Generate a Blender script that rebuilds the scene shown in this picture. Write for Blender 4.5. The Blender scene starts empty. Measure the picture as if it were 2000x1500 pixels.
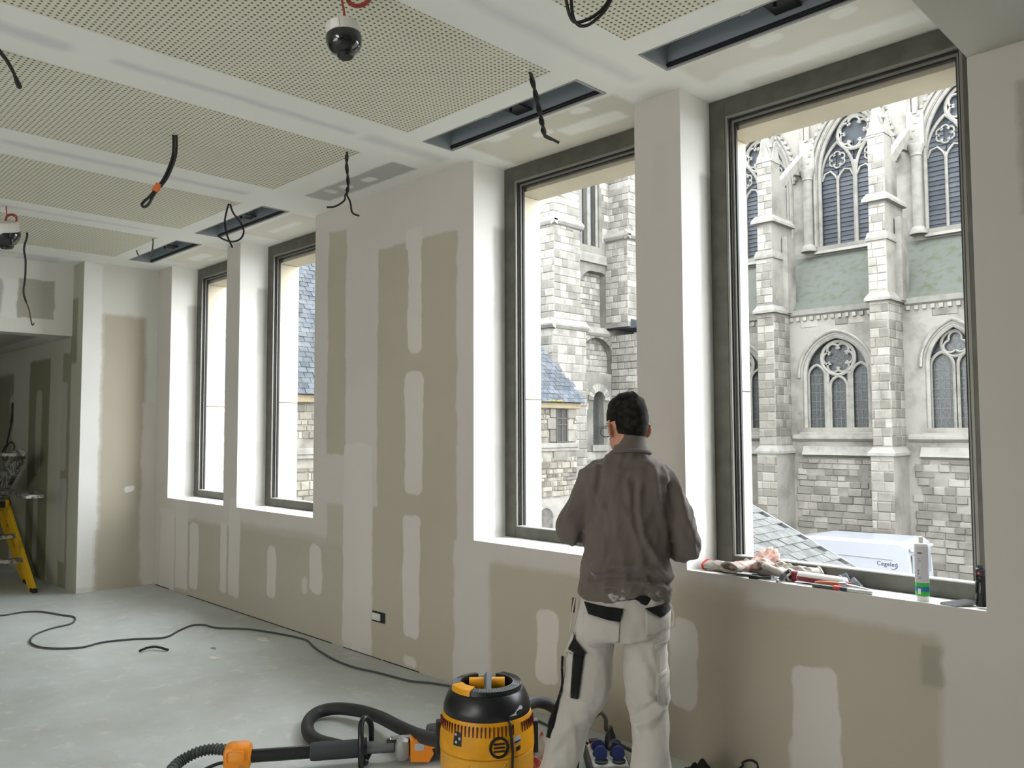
import bpy, bmesh, math, random
import numpy as np
from mathutils import Vector, Matrix, noise
from mathutils.bvhtree import BVHTree
R = math.radians
rnd = random.Random(7)
C = bpy.context.scene.collection
scene = bpy.context.scene

# ------------------------------------------------------------------ camera
F_PX, YAW, PITCH, ROLL, EYE = 1585.36, 0.78500, 0.05643, -0.0035, 1.6
fw = Vector((-math.sin(YAW)*math.cos(PITCH), math.cos(YAW)*math.cos(PITCH), math.sin(PITCH)))
r0 = Vector((math.cos(YAW), math.sin(YAW), 0)); u0 = r0.cross(fw)
rt = math.cos(ROLL)*r0 + math.sin(ROLL)*u0; up = rt.cross(fw)
RM = Matrix((rt, up, -fw)).transposed()
cam = bpy.data.cameras.new('camera'); cam.sensor_width = 36; cam.lens = 36*F_PX/2000
cam.clip_start = 0.05; cam.clip_end = 400
co = bpy.data.objects.new('camera', cam); C.objects.link(co)
co.matrix_world = Matrix.Translation((0, 0, EYE)) @ RM.to_4x4()
scene.camera = co
def px(x, y, axis, val):            # where the sight line of a photo pixel meets a plane of the room
    d = RM @ Vector((x-1000, 750-y, -F_PX)); c = Vector((0, 0, EYE))
    return c + d*((val-c[axis])/d[axis])

# ------------------------------------------------------------------ light
vs = scene.view_settings
vs.view_transform = 'Standard'; vs.look = 'None'; vs.gamma = 1; vs.exposure = 0.45
try: vs.use_curve_mapping = False
except Exception: pass
w = bpy.data.worlds.new('overcast_sky'); scene.world = w; w.use_nodes = True
bg = w.node_tree.nodes['Background']; bg.inputs[0].default_value = (0.93, 0.97, 1.0, 1); bg.inputs[1].default_value = 7.8
try: w.cycles.sampling_method = 'MANUAL'; w.cycles.sample_map_resolution = 128
except Exception: pass
def area(name, loc, aim, sx, sy, power, color=(1, 1, 1)):
    l = bpy.data.lights.new(name, 'AREA'); l.shape = 'RECTANGLE'; l.size = sx; l.size_y = sy; l.energy = power; l.color = color
    o = bpy.data.objects.new(name, l); C.objects.link(o); o.location = loc
    o.rotation_euler = (Vector(aim)-Vector(loc)).to_track_quat('-Z', 'Y').to_euler()
    return o
# added fill lamps behind the photographer to brighten the room; no glazing stands there
area('rear_fill_1', (-1.2, -4.7, 2.4), (-4.2, -2.0, 0), 3.0, 1.8, 130, (1, .985, .965))
area('rear_fill_2', (2.4, -4.7, 2.4), (-.5, -2.2, 0), 2.2, 1.8, 6, (.97, 1, .99))
area('ceiling_fill', (-3.2, -4.7, 1.1), (-3.8, -1.6, 3.3), 4.0, 1.4, 66, (1, .985, .95))  # extra lamp aimed up, added to lighten the ceiling

# ------------------------------------------------------------------ materials
def lin(c):
    return tuple(((v/255)/12.92 if v/255 <= .04045 else ((v/255+.055)/1.055)**2.4) for v in c)
MATS = {}
def mat(name, rgb, rough=.6, metal=0, nz=0, nscale=40, bump=0, spec=.5, rgb2=None, ramp=(.4, .6), emis=0, coat=0):
    if name in MATS: return MATS[name]
    m = bpy.data.materials.new(name); m.use_nodes = True; MATS[name] = m
    nt = m.node_tree; b = nt.nodes['Principled BSDF']
    b.inputs['Base Color'].default_value = (*lin(rgb), 1); b.inputs['Roughness'].default_value = rough
    b.inputs['Metallic'].default_value = metal
    b.inputs['Specular IOR Level'].default_value = spec
    if coat: b.inputs['Coat Weight'].default_value = coat
    if nz or bump or rgb2:
        tc = nt.nodes.new('ShaderNodeTexCoord'); n = nt.nodes.new('ShaderNodeTexNoise')
        n.inputs['Scale'].default_value = nscale; n.inputs['Detail'].default_value = 5
        nt.links.new(tc.outputs['Object'], n.inputs['Vector'])
        if nz or rgb2:
            mr = nt.nodes.new('ShaderNodeMapRange'); mr.inputs[1].default_value = ramp[0]; mr.inputs[2].default_value = ramp[1]
            nt.links.new(n.outputs['Fac'], mr.inputs[0])
            mx = nt.nodes.new('ShaderNodeMix'); mx.data_type = 'RGBA'
            c2 = rgb2 or tuple(v*(1-nz) for v in rgb)
            mx.inputs[6].default_value = (*lin(rgb), 1); mx.inputs[7].default_value = (*lin(c2), 1)
            nt.links.new(mr.outputs[0], mx.inputs[0]); nt.links.new(mx.outputs[2], b.inputs['Base Color'])
        if bump:
            bp = nt.nodes.new('ShaderNodeBump'); bp.inputs['Strength'].default_value = bump; bp.inputs['Distance'].default_value = .01
            nt.links.new(n.outputs['Fac'], bp.inputs['Height']); nt.links.new(bp.outputs[0], b.inputs['Normal'])
    return m

def patch_group():
    g = bpy.data.node_groups.new('filler_patch', 'ShaderNodeTree')
    for n, t in (('P', 'NodeSocketVector'), ('Center', 'NodeSocketVector'), ('Half', 'NodeSocketVector'), ('Round', 'NodeSocketFloat'), ('Soft', 'NodeSocketFloat'), ('Opacity', 'NodeSocketFloat')):
        g.interface.new_socket(n, in_out='INPUT', socket_type=t)
    g.interface.new_socket('Mask', in_out='OUTPUT', socket_type='NodeSocketFloat')
    gi = g.nodes.new('NodeGroupInput'); go = g.nodes.new('NodeGroupOutput')
    def vm(op, a, b=None, bc=None):
        n = g.nodes.new('ShaderNodeVectorMath'); n.operation = op; g.links.new(a, n.inputs[0])
        if b is not None: g.links.new(b, n.inputs[1])
        elif bc is not None: n.inputs[1].default_value = bc
        return n.outputs[1] if op == 'LENGTH' else n.outputs[0]
    d = vm('SUBTRACT', vm('ABSOLUTE', vm('SUBTRACT', gi.outputs['P'], gi.outputs['Center'])), gi.outputs['Half'])
    ln = vm('LENGTH', vm('MAXIMUM', d, bc=(0, 0, 0)))
    s = g.nodes.new('ShaderNodeMath'); s.operation = 'SUBTRACT'; g.links.new(gi.outputs['Round'], s.inputs[0]); g.links.new(ln, s.inputs[1])
    dv = g.nodes.new('ShaderNodeMath'); dv.operation = 'DIVIDE'; dv.use_clamp = False; g.links.new(s.outputs[0], dv.inputs[0]); g.links.new(gi.outputs['Soft'], dv.inputs[1])
    ad = g.nodes.new('ShaderNodeMath'); ad.operation = 'ADD'; ad.use_clamp = True; g.links.new(dv.outputs[0], ad.inputs[0]); ad.inputs[1].default_value = .5
    mu = g.nodes.new('ShaderNodeMath'); mu.operation = 'MULTIPLY'; g.links.new(ad.outputs[0], mu.inputs[0]); g.links.new(gi.outputs['Opacity'], mu.inputs[1])
    g.links.new(mu.outputs[0], go.inputs[0])
    return g
PG = patch_group()
def plaster(name, axes, base, ops, warp=.035, rough=.85, tint=.06):
    """dry-lined surface: joint compound and bare board, each patch a measured rectangle with a ragged edge"""
    m = bpy.data.materials.new(name); m.use_nodes = True; MATS[name] = m
    nt = m.node_tree; b = nt.nodes['Principled BSDF']; b.inputs['Roughness'].default_value = rough; b.inputs['Specular IOR Level'].default_value = .25
    tc = nt.nodes.new('ShaderNodeTexCoord'); sp = nt.nodes.new('ShaderNodeSeparateXYZ'); nt.links.new(tc.outputs['Object'], sp.inputs[0])
    cb = nt.nodes.new('ShaderNodeCombineXYZ')
    for i, a in enumerate(axes): nt.links.new(sp.outputs['XYZ'.index(a)], cb.inputs[i])
    nz = nt.nodes.new('ShaderNodeTexNoise'); nz.inputs['Scale'].default_value = 4.5; nz.inputs['Detail'].default_value = 4; nz.inputs['Roughness'].default_value = .6
    nt.links.new(tc.outputs['Object'], nz.inputs['Vector'])
    s1 = nt.nodes.new('ShaderNodeVectorMath'); s1.operation = 'SUBTRACT'; nt.links.new(nz.outputs['Color'], s1.inputs[0]); s1.inputs[1].default_value = (.5, .5, .5)
    s2 = nt.nodes.new('ShaderNodeVectorMath'); s2.operation = 'MULTIPLY'; nt.links.new(s1.outputs[0], s2.inputs[0]); s2.inputs[1].default_value = (warp*2, warp*2, 0)
    s3 = nt.nodes.new('ShaderNodeVectorMath'); s3.operation = 'ADD'; nt.links.new(cb.outputs[0], s3.inputs[0]); nt.links.new(s2.outputs[0], s3.inputs[1])
    P = s3.outputs[0]
    cur = None
    for (x0, x1, z0, z1, col, soft, rad, op) in ops:
        gn = nt.nodes.new('ShaderNodeGroup'); gn.node_tree = PG; nt.links.new(P, gn.inputs['P'])
        rad = min(rad, (x1-x0)/2*.98, (z1-z0)/2*.98)
        gn.inputs['Center'].default_value = ((x0+x1)/2, (z0+z1)/2, 0)
        gn.inputs['Half'].default_value = ((x1-x0)/2-rad, (z1-z0)/2-rad, 10)
        gn.inputs['Round'].default_value = rad; gn.inputs['Soft'].default_value = soft; gn.inputs['Opacity'].default_value = op
        mx = nt.nodes.new('ShaderNodeMix'); mx.data_type = 'RGBA'
        if cur is None: mx.inputs[6].default_value = (*lin(base), 1)
        else: nt.links.new(cur, mx.inputs[6])
        mx.inputs[7].default_value = (*lin(col), 1); nt.links.new(gn.outputs[0], mx.inputs[0]); cur = mx.outputs[2]
    n2 = nt.nodes.new('ShaderNodeTexNoise'); n2.inputs['Scale'].default_value = 1.1; n2.inputs['Detail'].default_value = 3
    nt.links.new(tc.outputs['Object'], n2.inputs['Vector'])
    mr = nt.nodes.new('ShaderNodeMapRange'); mr.inputs[1].default_value = .35; mr.inputs[2].default_value = .65; mr.inputs[3].default_value = 1-tint; mr.inputs[4].default_value = 1.0
    nt.links.new(n2.outputs[0], mr.inputs[0])
    mm = nt.nodes.new('ShaderNodeVectorMath'); mm.operation = 'SCALE'
    if cur is None: mm.inputs[0].default_value = lin(base)
    else: nt.links.new(cur, mm.inputs[0])
    nt.links.new(mr.outputs[0], mm.inputs['Scale'])
    nt.links.new(mm.outputs[0], b.inputs['Base Color'])
    n3 = nt.nodes.new('ShaderNodeTexNoise'); n3.inputs['Scale'].default_value = 25; nt.links.new(tc.outputs['Object'], n3.inputs['Vector'])
    bp = nt.nodes.new('ShaderNodeBump'); bp.inputs['Strength'].default_value = .06; bp.inputs['Distance'].default_value = .01
    nt.links.new(n3.outputs[0], bp.inputs['Height']); nt.links.new(bp.outputs[0], b.inputs['Normal'])
    return m

def dk(c): return tuple(v*.46 for v in lin(c))        # measured tones are for a brighter exposure
def od(c): return tuple(255*((1.055*v**(1/2.4)-.055) if v > .0031308 else 12.92*v) for v in dk(c))
def stone_mat(name, rgb, rgb2, island=True, nscale=3, dirt=(120, 116, 108), dirt_amt=.35, bump=.5, rough=.9):
    """weathered stone whose tone varies from block to block"""
    m = bpy.data.materials.new(name); m.use_nodes = True; MATS[name] = m
    nt = m.node_tree; b = nt.nodes['Principled BSDF']; b.inputs['Roughness'].default_value = rough; b.inputs['Specular IOR Level'].default_value = .15
    if island: rn = nt.nodes.new('ShaderNodeNewGeometry').outputs['Random Per Island']
    else: rn = nt.nodes.new('ShaderNodeObjectInfo').outputs['Random']
    mx = nt.nodes.new('ShaderNodeMix'); mx.data_type = 'RGBA'; nt.links.new(rn, mx.inputs[0])
    mx.inputs[6].default_value = (*dk(rgb), 1); mx.inputs[7].default_value = (*dk(rgb2), 1)
    g = nt.nodes.new('ShaderNodeNewGeometry'); n = nt.nodes.new('ShaderNodeTexNoise'); n.inputs['Scale'].default_value = nscale; n.inputs['Detail'].default_value = 7; n.inputs['Roughness'].default_value = .65
    nt.links.new(g.outputs['Position'], n.inputs['Vector'])
    mr = nt.nodes.new('ShaderNodeMapRange'); mr.inputs[1].default_value = .45; mr.inputs[2].default_value = .7; mr.inputs[4].default_value = dirt_amt
    nt.links.new(n.outputs[0], mr.inputs[0])
    m2 = nt.nodes.new('ShaderNodeMix'); m2.data_type = 'RGBA'; nt.links.new(mr.outputs[0], m2.inputs[0]); nt.links.new(mx.outputs[2], m2.inputs[6]); m2.inputs[7].default_value = (*dk(dirt), 1)
    nt.links.new(m2.outputs[2], b.inputs['Base Color'])
    bp = nt.nodes.new('ShaderNodeBump'); bp.inputs['Strength'].default_value = bump; bp.inputs['Distance'].default_value = .06
    nt.links.new(n.outputs[0], bp.inputs['Height']); nt.links.new(bp.outputs[0], b.inputs['Normal'])
    return m

def perforated_mat():
    m = bpy.data.materials.new('perforated_board'); m.use_nodes = True; nt = m.node_tree; b = nt.nodes['Principled BSDF']; b.inputs['Roughness'].default_value = .85
    tc = nt.nodes.new('ShaderNodeTexCoord')
    sc = nt.nodes.new('ShaderNodeVectorMath'); sc.operation = 'SCALE'; sc.inputs['Scale'].default_value = 1/.0262; nt.links.new(tc.outputs['Object'], sc.inputs[0])
    fr = nt.nodes.new('ShaderNodeVectorMath'); fr.operation = 'FRACTION'; nt.links.new(sc.outputs[0], fr.inputs[0])
    sb = nt.nodes.new('ShaderNodeVectorMath'); sb.operation = 'SUBTRACT'; nt.links.new(fr.outputs[0], sb.inputs[0]); sb.inputs[1].default_value = (.5, .5, 0)
    ml = nt.nodes.new('ShaderNodeVectorMath'); ml.operation = 'MULTIPLY'; nt.links.new(sb.outputs[0], ml.inputs[0]); ml.inputs[1].default_value = (1, 1, 0)
    ln = nt.nodes.new('ShaderNodeVectorMath'); ln.operation = 'LENGTH'; nt.links.new(ml.outputs[0], ln.inputs[0])
    mr = nt.nodes.new('ShaderNodeMapRange'); mr.inputs[1].default_value = .20; mr.inputs[2].default_value = .25; nt.links.new(ln.outputs[1], mr.inputs[0])
    n = nt.nodes.new('ShaderNodeTexNoise'); n.inputs['Scale'].default_value = 5; n.inputs['Detail'].default_value = 2; nt.links.new(tc.outputs['Object'], n.inputs[0])
    vr = nt.nodes.new('ShaderNodeTexVoronoi'); vr.inputs['Scale'].default_value = 3.2; nt.links.new(tc.outputs['Object'], vr.inputs['Vector'])
    dab = nt.nodes.new('ShaderNodeMapRange'); dab.inputs[1].default_value = .06; dab.inputs[2].default_value = .04; dab.inputs[4].default_value = .75; nt.links.new(vr.outputs['Distance'], dab.inputs[0])
    base = nt.nodes.new('ShaderNodeMix'); base.data_type = 'RGBA'; base.inputs[6].default_value = (*lin((222, 219, 202)), 1); base.inputs[7].default_value = (*lin((240, 239, 230)), 1); nt.links.new(dab.outputs[0], base.inputs[0])
    mx = nt.nodes.new('ShaderNodeMix'); mx.data_type = 'RGBA'; nt.links.new(mr.outputs[0], mx.inputs[0]); mx.inputs[6].default_value = (*lin((104, 102, 86)), 1); nt.links.new(base.outputs[2], mx.inputs[7])
    nt.links.new(mx.outputs[2], b.inputs['Base Color'])
    bp = nt.nodes.new('ShaderNodeBump'); bp.inputs['Strength'].default_value = .4; bp.inputs['Distance'].default_value = .004; nt.links.new(mr.outputs[0], bp.inputs['Height']); nt.links.new(bp.outputs[0], b.inputs['Normal'])
    return m

def glass_mat(name, dust=.05, tint=(1, 1, 1)):
    m = bpy.data.materials.new(name); m.use_nodes = True; nt = m.node_tree
    for n in list(nt.nodes): nt.nodes.remove(n)
    out = nt.nodes.new('ShaderNodeOutputMaterial'); tr = nt.nodes.new('ShaderNodeBsdfTransparent'); tr.inputs[0].default_value = (*tint, 1)
    gl = nt.nodes.new('ShaderNodeBsdfGlossy'); gl.inputs['Roughness'].default_value = .02
    lw = nt.nodes.new('ShaderNodeLayerWeight'); lw.inputs[0].default_value = .5
    pw = nt.nodes.new('ShaderNodeMath'); pw.operation = 'POWER'; pw.inputs[1].default_value = 4; nt.links.new(lw.outputs['Facing'], pw.inputs[0])
    fr = nt.nodes.new('ShaderNodeMath'); fr.operation = 'MULTIPLY_ADD'; fr.inputs[1].default_value = .2; fr.inputs[2].default_value = .003; nt.links.new(pw.outputs[0], fr.inputs[0])
    m1 = nt.nodes.new('ShaderNodeMixShader'); nt.links.new(fr.outputs[0], m1.inputs[0]); nt.links.new(tr.outputs[0], m1.inputs[1]); nt.links.new(gl.outputs[0], m1.inputs[2])
    tc = nt.nodes.new('ShaderNodeTexCoord'); n = nt.nodes.new('ShaderNodeTexNoise'); n.inputs['Scale'].default_value = 2.2; n.inputs['Detail'].default_value = 6; nt.links.new(tc.outputs['Object'], n.inputs[0])
    mr = nt.nodes.new('ShaderNodeMapRange'); mr.inputs[1].default_value = .3; mr.inputs[2].default_value = .75; mr.inputs[3].default_value = 1-dust*.3; mr.inputs[4].default_value = 1-dust*2.5; nt.links.new(n.outputs[0], mr.inputs[0])
    nt.links.new(mr.outputs[0], tr.inputs[0]); nt.links.new(m1.outputs[0], out.inputs[0])      # dirt film dims the pane in patches
    return m

# ------------------------------------------------------------------ mesh helpers
class MB:
    """collects shapes and links them as ONE mesh object"""
    def __init__(s): s.v = []; s.f = []; s.m = []
    def add(s, vs, fs, mi=0):
        o = len(s.v); s.v += [tuple(v) for v in vs]; s.f += [tuple(i+o for i in f) for f in fs]; s.m += [mi]*len(fs); return s
    def box(s, x0, x1, y0, y1, z0, z1, mi=0, M=None):
        vs = [Vector((x, y, z)) for z in (z0, z1) for y in (y0, y1) for x in (x0, x1)]
        if M: vs = [M @ v for v in vs]
        return s.add(vs, [(0, 2, 3, 1), (4, 5, 7, 6), (0, 1, 5, 4), (2, 6, 7, 3), (0, 4, 6, 2), (1, 3, 7, 5)], mi)
    def bbox(s, x0, x1, y0, y1, z0, z1, b=.005, mi=0, M=None):     # box with bevelled edges
        bm = bmesh.new(); bmesh.ops.create_cube(bm, size=1)
        for v in bm.verts: v.co = Vector(((x0+x1)/2+v.co.x*(x1-x0), (y0+y1)/2+v.co.y*(y1-y0), (z0+z1)/2+v.co.z*(z1-z0)))
        bmesh.ops.bevel(bm, geom=bm.edges[:], offset=b, segments=2, profile=.5, affect='EDGES')
        bm.verts.index_update()
        vs = [(M @ v.co if M else v.co.copy()) for v in bm.verts]; s.add(vs, [[v.index for v in f.verts] for f in bm.faces], mi); bm.free(); return s
    def ring_loft(s, rings, cap=True, mi=0, closed=True):
        n = len(rings[0]); vs = [p for r in rings for p in r]; fs = []
        for i in range(len(rings)-1):
            for j in range(n if closed else n-1):
                k = (j+1) % n; fs.append((i*n+j, i*n+k, (i+1)*n+k, (i+1)*n+j))
        if cap and closed: fs.append(tuple(range(n-1, -1, -1))); fs.append(tuple((len(rings)-1)*n+j for j in range(n)))
        return s.add(vs, fs, mi)
    def tube(s, pts, r, n=8, mi=0, M=None, cap=True, flat=1):
        pts = [Vector(p) for p in pts]; rings = []; prev = None
        rr = r if isinstance(r, (list, tuple)) else [r]*len(pts)
        for i, p in enumerate(pts):
            t = (pts[min(i+1, len(pts)-1)]-pts[max(i-1, 0)])
            t = t.normalized() if t.length > 1e-9 else Vector((0, 0, 1))
            if prev is None:
                a = Vector((0, 0, 1)) if abs(t.z) < .9 else Vector((1, 0, 0)); nrm = t.cross(a).normalized()
            else:
                nrm = prev-t*prev.dot(t); nrm = nrm.normalized() if nrm.length > 1e-6 else t.orthogonal().normalized()
            prev = nrm; bn = t.cross(nrm)
            ring = [p+(nrm*math.cos(2*math.pi*k/n)+bn*math.sin(2*math.pi*k/n)*flat)*rr[i] for k in range(n)]
            rings.append([M @ q for q in ring] if M else ring)
        return s.ring_loft(rings, cap, mi)
    def lathe(s, prof, n=32, mi=0, M=None, a0=0, a1=2*math.pi):
        full = abs(a1-a0-2*math.pi) < 1e-6; rings = []
        for (r, z) in prof:
            ring = [Vector((max(r, 1e-4)*math.cos(a0+(a1-a0)*k/(n if full else n-1)), max(r, 1e-4)*math.sin(a0+(a1-a0)*k/(n if full else n-1)), z)) for k in range(n)]
            rings.append([M @ q for q in ring] if M else ring)
        return s.ring_loft(rings, full, mi, closed=full)
    def cyl(s, p0, p1, r, n=16, mi=0, r1=None, M=None): return s.tube([p0, p1], [r, r if r1 is None else r1], n, mi, M)
    def ball(s, c, rx, ry=None, rz=None, n=16, mi=0, M=None):
        ry = ry or rx; rz = rz or rx; c = Vector(c); rings = []
        for i in range(n//2+1):
            a = -math.pi/2+math.pi*i/(n//2); q = max(math.cos(a), 1e-3)
            ring = [c+Vector((rx*q*math.cos(2*math.pi*k/n), ry*q*math.sin(2*math.pi*k/n), rz*math.sin(a))) for k in range(n)]
            rings.append([M @ p for p in ring] if M else ring)
        return s.ring_loft(rings, True, mi)
    def prism(s, poly, axis, a0, a1, mi=0, M=None):          # poly in the two other axes (in xyz order), extruded along axis
        def P(p, a):
            q = list(p); q.insert(axis, a); q = Vector(q); return M @ q if M else q
        n = len(poly); vs = [P(p, a0) for p in poly]+[P(p, a1) for p in poly]
        fs = [tuple(range(n-1, -1, -1)), tuple(range(n, 2*n))]+[(i, (i+1) % n, n+(i+1) % n, n+i) for i in range(n)]
        return s.add(vs, fs, mi)
    def mesh(s, name, smooth=False):
        me = bpy.data.meshes.new(name); me.from_pydata(s.v, [], s.f); me.polygons.foreach_set('material_index', s.m)
        bm = bmesh.new(); bm.from_mesh(me); bmesh.ops.recalc_face_normals(bm, faces=bm.faces[:]); bm.to_mesh(me); bm.free()
        if smooth:
            me.polygons.foreach_set('use_smooth', [True]*len(me.polygons))
            try: me.set_sharp_from_angle(angle=R(40))
            except Exception: pass
        me.update(); return me
    def build(s, name, mats, parent=None, smooth=False, label=None):
        return link(name, s.mesh(name, smooth), mats, parent, label)
def link(name, me, mats, parent=None, label=None):
    for m in (mats if isinstance(mats, (list, tuple)) else [mats]): me.materials.append(m)
    o = bpy.data.objects.new(name, me); C.objects.link(o)
    if parent: o.parent = parent
    if label: o['label'] = label
    return o
def tag(o, label, cat, group=None, kind=None):
    o['label'] = label; o['category'] = cat
    if group: o['group'] = group
    if kind: o['kind'] = kind
    return o
def thing(name, label, cat, loc=(0, 0, 0), rz=0, group=None):
    o = bpy.data.objects.new(name, None); C.objects.link(o); o.location = loc; o.rotation_euler = (0, 0, rz); o.empty_display_size = .1
    return tag(o, label, cat, group)
def struct(o): o['kind'] = 'structure'; return o
def empty(name, parent=None, loc=(0, 0, 0)):
    o = bpy.data.objects.new(name, None); C.objects.link(o); o.location = loc
    if parent: o.parent = parent
    return o
def spline(pts, k=8):               # Catmull-Rom through the points
    P = [Vector(p) for p in pts]; P = [P[0]*2-P[1]]+P+[P[-1]*2-P[-2]]; out = []
    for i in range(1, len(P)-2):
        a, b, c, d = P[i-1:i+3]
        for j in range(k):
            t = j/k; out.append(.5*((2*b)+(c-a)*t+(2*a-5*b+4*c-d)*t*t+(3*b-a-3*c+d)*t**3))
    out.append(P[-2]); return out
def fuse(mb, voxel, smooth_it=4, sub=0):
    """one continuous skin around overlapping shapes"""
    me = mb.mesh('raw'); o = bpy.data.objects.new('raw', me); C.objects.link(o)
    r = o.modifiers.new('r', 'REMESH'); r.mode = 'VOXEL'; r.voxel_size = voxel
    if smooth_it: s = o.modifiers.new('s', 'SMOOTH'); s.iterations = smooth_it; s.factor = .5
    dg = bpy.context.evaluated_depsgraph_get(); dg.update()
    out = bpy.data.meshes.new_from_object(o.evaluated_get(dg)); bpy.data.objects.remove(o); bpy.data.meshes.remove(me)
    out.polygons.foreach_set('use_smooth', [True]*len(out.polygons)); out.materials.clear()
    return out
def displace(me, fn):
    me.update(); n = [v.normal.copy() for v in me.vertices]
    for v, nn in zip(me.vertices, n): v.co = v.co+nn*fn(v.co, nn)
    me.update()
def bvh_of(me): return BVHTree.FromPolygons([v.co for v in me.vertices], [tuple(p.vertices) for p in me.polygons])
def decal(name, poly, bvh, mats, parent, off=.004, src=-2, axis=1, cuts=3, dirv=1, label=None):
    """a thin patch laid on a surface: outline poly in the two other axes, dropped along the axis"""
    bm = bmesh.new()
    def up3(p, a): q = list(p); q.insert(axis, a); return Vector(q)
    vs = [bm.verts.new(up3(p, 0)) for p in poly]; bm.faces.new(vs)
    bmesh.ops.triangulate(bm, faces=bm.faces[:]); bmesh.ops.subdivide_edges(bm, edges=bm.edges[:], cuts=cuts, use_grid_fill=True)
    d = Vector((0, 0, 0)); d[axis] = dirv
    for v in bm.verts:
        o = v.co.copy(); o[axis] = src; h, n, i, dist = bvh.ray_cast(o, d)
        if h is None:
            h, n, i, dist = bvh.find_nearest(Vector([v.co[k] if k != axis else src*.05 for k in range(3)]))
        v.co = h - d*off
    g = bmesh.ops.solidify(bm, geom=bm.faces[:], thickness=off*.6)
    me = bpy.data.meshes.new(name); bm.to_mesh(me); bm.free(); me.polygons.foreach_set('use_smooth', [True]*len(me.polygons))
    return link(name, me, mats, parent, label)

# ================================================================== ROOM
D, ZC, ZS, YF = 3.4275, 3.316, .916, 3.70        # window wall, ceiling height, sill height, plane of the frames
XE, YB, XH, ZH = -8.777, 2.689, -9.1, 2.58       # end wall face, its return, header face, header height
WIN = [(-8.43, -7.175), (-6.914, -5.636), (-3.765, -2.507), (-2.225, -.922)]
LITE, BOARD, DARK = (214, 208, 201), (183, 176, 160), (150, 146, 130)
WHITE = (232, 231, 226)
B, L_ = BOARD, (213, 207, 200)
front_ops = [
 (-5.446, -5.195, 1.417, 3.135, B, .02, .01, 1), (-5.43, -5.2, .70, 1.04, B, .03, .01, .9),
 (-4.79, -3.925, .9, 2.90, B, .02, .02, 1), (-4.84, -3.955, -.5, 1.06, B, .02, .02, 1),
 (-4.46, -4.28, 2.84, 2.99, L_, .02, .03, 1),
 (-8.6, -5.20, -.5, .735, B, .05, .02, 1), (-6.84, -5.42, .6, .785, B, .06, .02, .8),
 (-8.6, -8.23, -.5, .8, L_, .03, .02, 1),
 (-8.21, -7.92, .045, 1.2, L_, .02, .03, 1), (-7.87, -7.68, .08, .71, L_, .015, .05, 1), (-7.22, -7.09, .13, .76, L_, .015, .03, 1), (-7.05, -6.845, .12, 1.0, L_, .02, .04, 1),
 (-6.345, -6.20, .21, .634, L_, .015, .06, 1), (-5.675, -5.505, .33, .72, L_, .015, .07, 1), (-5.79, -5.71, .31, .45, L_, .02, .05, .8),
 (-5.21, -4.85, .048, 1.5, L_, .015, .02, 1), (-5.08, -4.95, -.02, .1, L_, .02, .02, 1),
 (-4.436, -4.29, 2.123, 2.9, L_, .012, .05, 1), (-4.465, -4.27, 1.17, 1.994, L_, .012, .06, 1), (-4.48, -4.30, .204, 1.034, L_, .012, .05, 1), (-4.46, -4.33, .025, .085, L_, .02, .03, 1),
 (-3.615, -1.09, -.5, .80, B, .04, .03, 1), (-2.36, -1.9, .7, .86, B, .06, .03, .7), (-1.16, -1.085, .6, .76, (160, 155, 140), .02, .01, .8),
 (-3.235, -3.077, .174, .587, L_, .012, .05, 1), (-2.333, -2.175, .245, .682, L_, .012, .07, 1), (-1.70, -1.491, .0, .579, L_, .012, .05, 1), (-1.715, -1.62, -.1, .275, L_, .015, .06, .8),
 (-2.394, -2.316, 2.69, 3.06, (196, 192, 184), .04, .01, .6), (-.76, -.3, 2.385, 2.883, (165, 160, 148), .03, .01, .9),
 (-.72, 1.2, .2, 2.2, (196, 193, 184), .3, .1, .7),
]
M_front = plaster('front_wall_plaster', 'XZ', (206, 200, 193), front_ops)
rev_ops = [(3.60, 3.75, .93, 2.92, (196, 195, 190), .03, .02, .9), (3.55, 3.75, 1.5, 2.3, (214, 212, 207), .04, .05, .6)]
M_reveal = plaster('reveal_plaster', 'YZ', (238, 237, 232), rev_ops, warp=.02, tint=.03)
M_sillp = mat('sill_plaster', (240, 240, 237), .8, nz=.06, nscale=12)
M_dark_gap = mat('floor_gap_shadow', (38, 36, 33), .9)

wf = MB()
def wall_piece(x0, x1, z0, z1):
    y0, y1 = D, YF+.16
    v = [(x, y, z) for z in (z0, z1) for y in (y0, y1) for x in (x0, x1)]
    wf.add(v, [(0, 1, 5, 4)], 0)
    wf.add(v, [(2, 6, 7, 3), (0, 4, 6, 2), (1, 3, 7, 5)], 1); wf.add(v, [(0, 2, 3, 1), (4, 5, 7, 6)], 2)
xs = [XE-.3]+[v for p in WIN for v in p]+[4.0]
for i in range(0, len(xs), 2): wall_piece(xs[i], xs[i+1], ZS, ZC+.2)
wall_piece(XE-.3, WIN[3][0], -.02, ZS); wall_piece(WIN[3][1], 4.0, -.02, ZS)
DROP = .024                          # the sill of the rightmost window falls a little towards its frame
def sz(y): return ZS-DROP*max(0, min(1, (y-D)/(YF-D)))
v = [(x, y, z) for z in (-.02, ZS) for y in (D, YF) for x in WIN[3]]+[(x, YF+.16, z) for z in (-.02, ZS-DROP) for x in WIN[3]]
v[6] = (v[6][0], YF, ZS-DROP); v[7] = (v[7][0], YF, ZS-DROP)
wf.add(v, [(0, 1, 5, 4)], 0); wf.add(v, [(4, 5, 7, 6), (6, 7, 11, 10)], 2); wf.add(v, [(8, 10, 11, 9)], 1)
wfo = struct(wf.build('wall_front', [M_front, M_reveal, M_sillp]))

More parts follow.
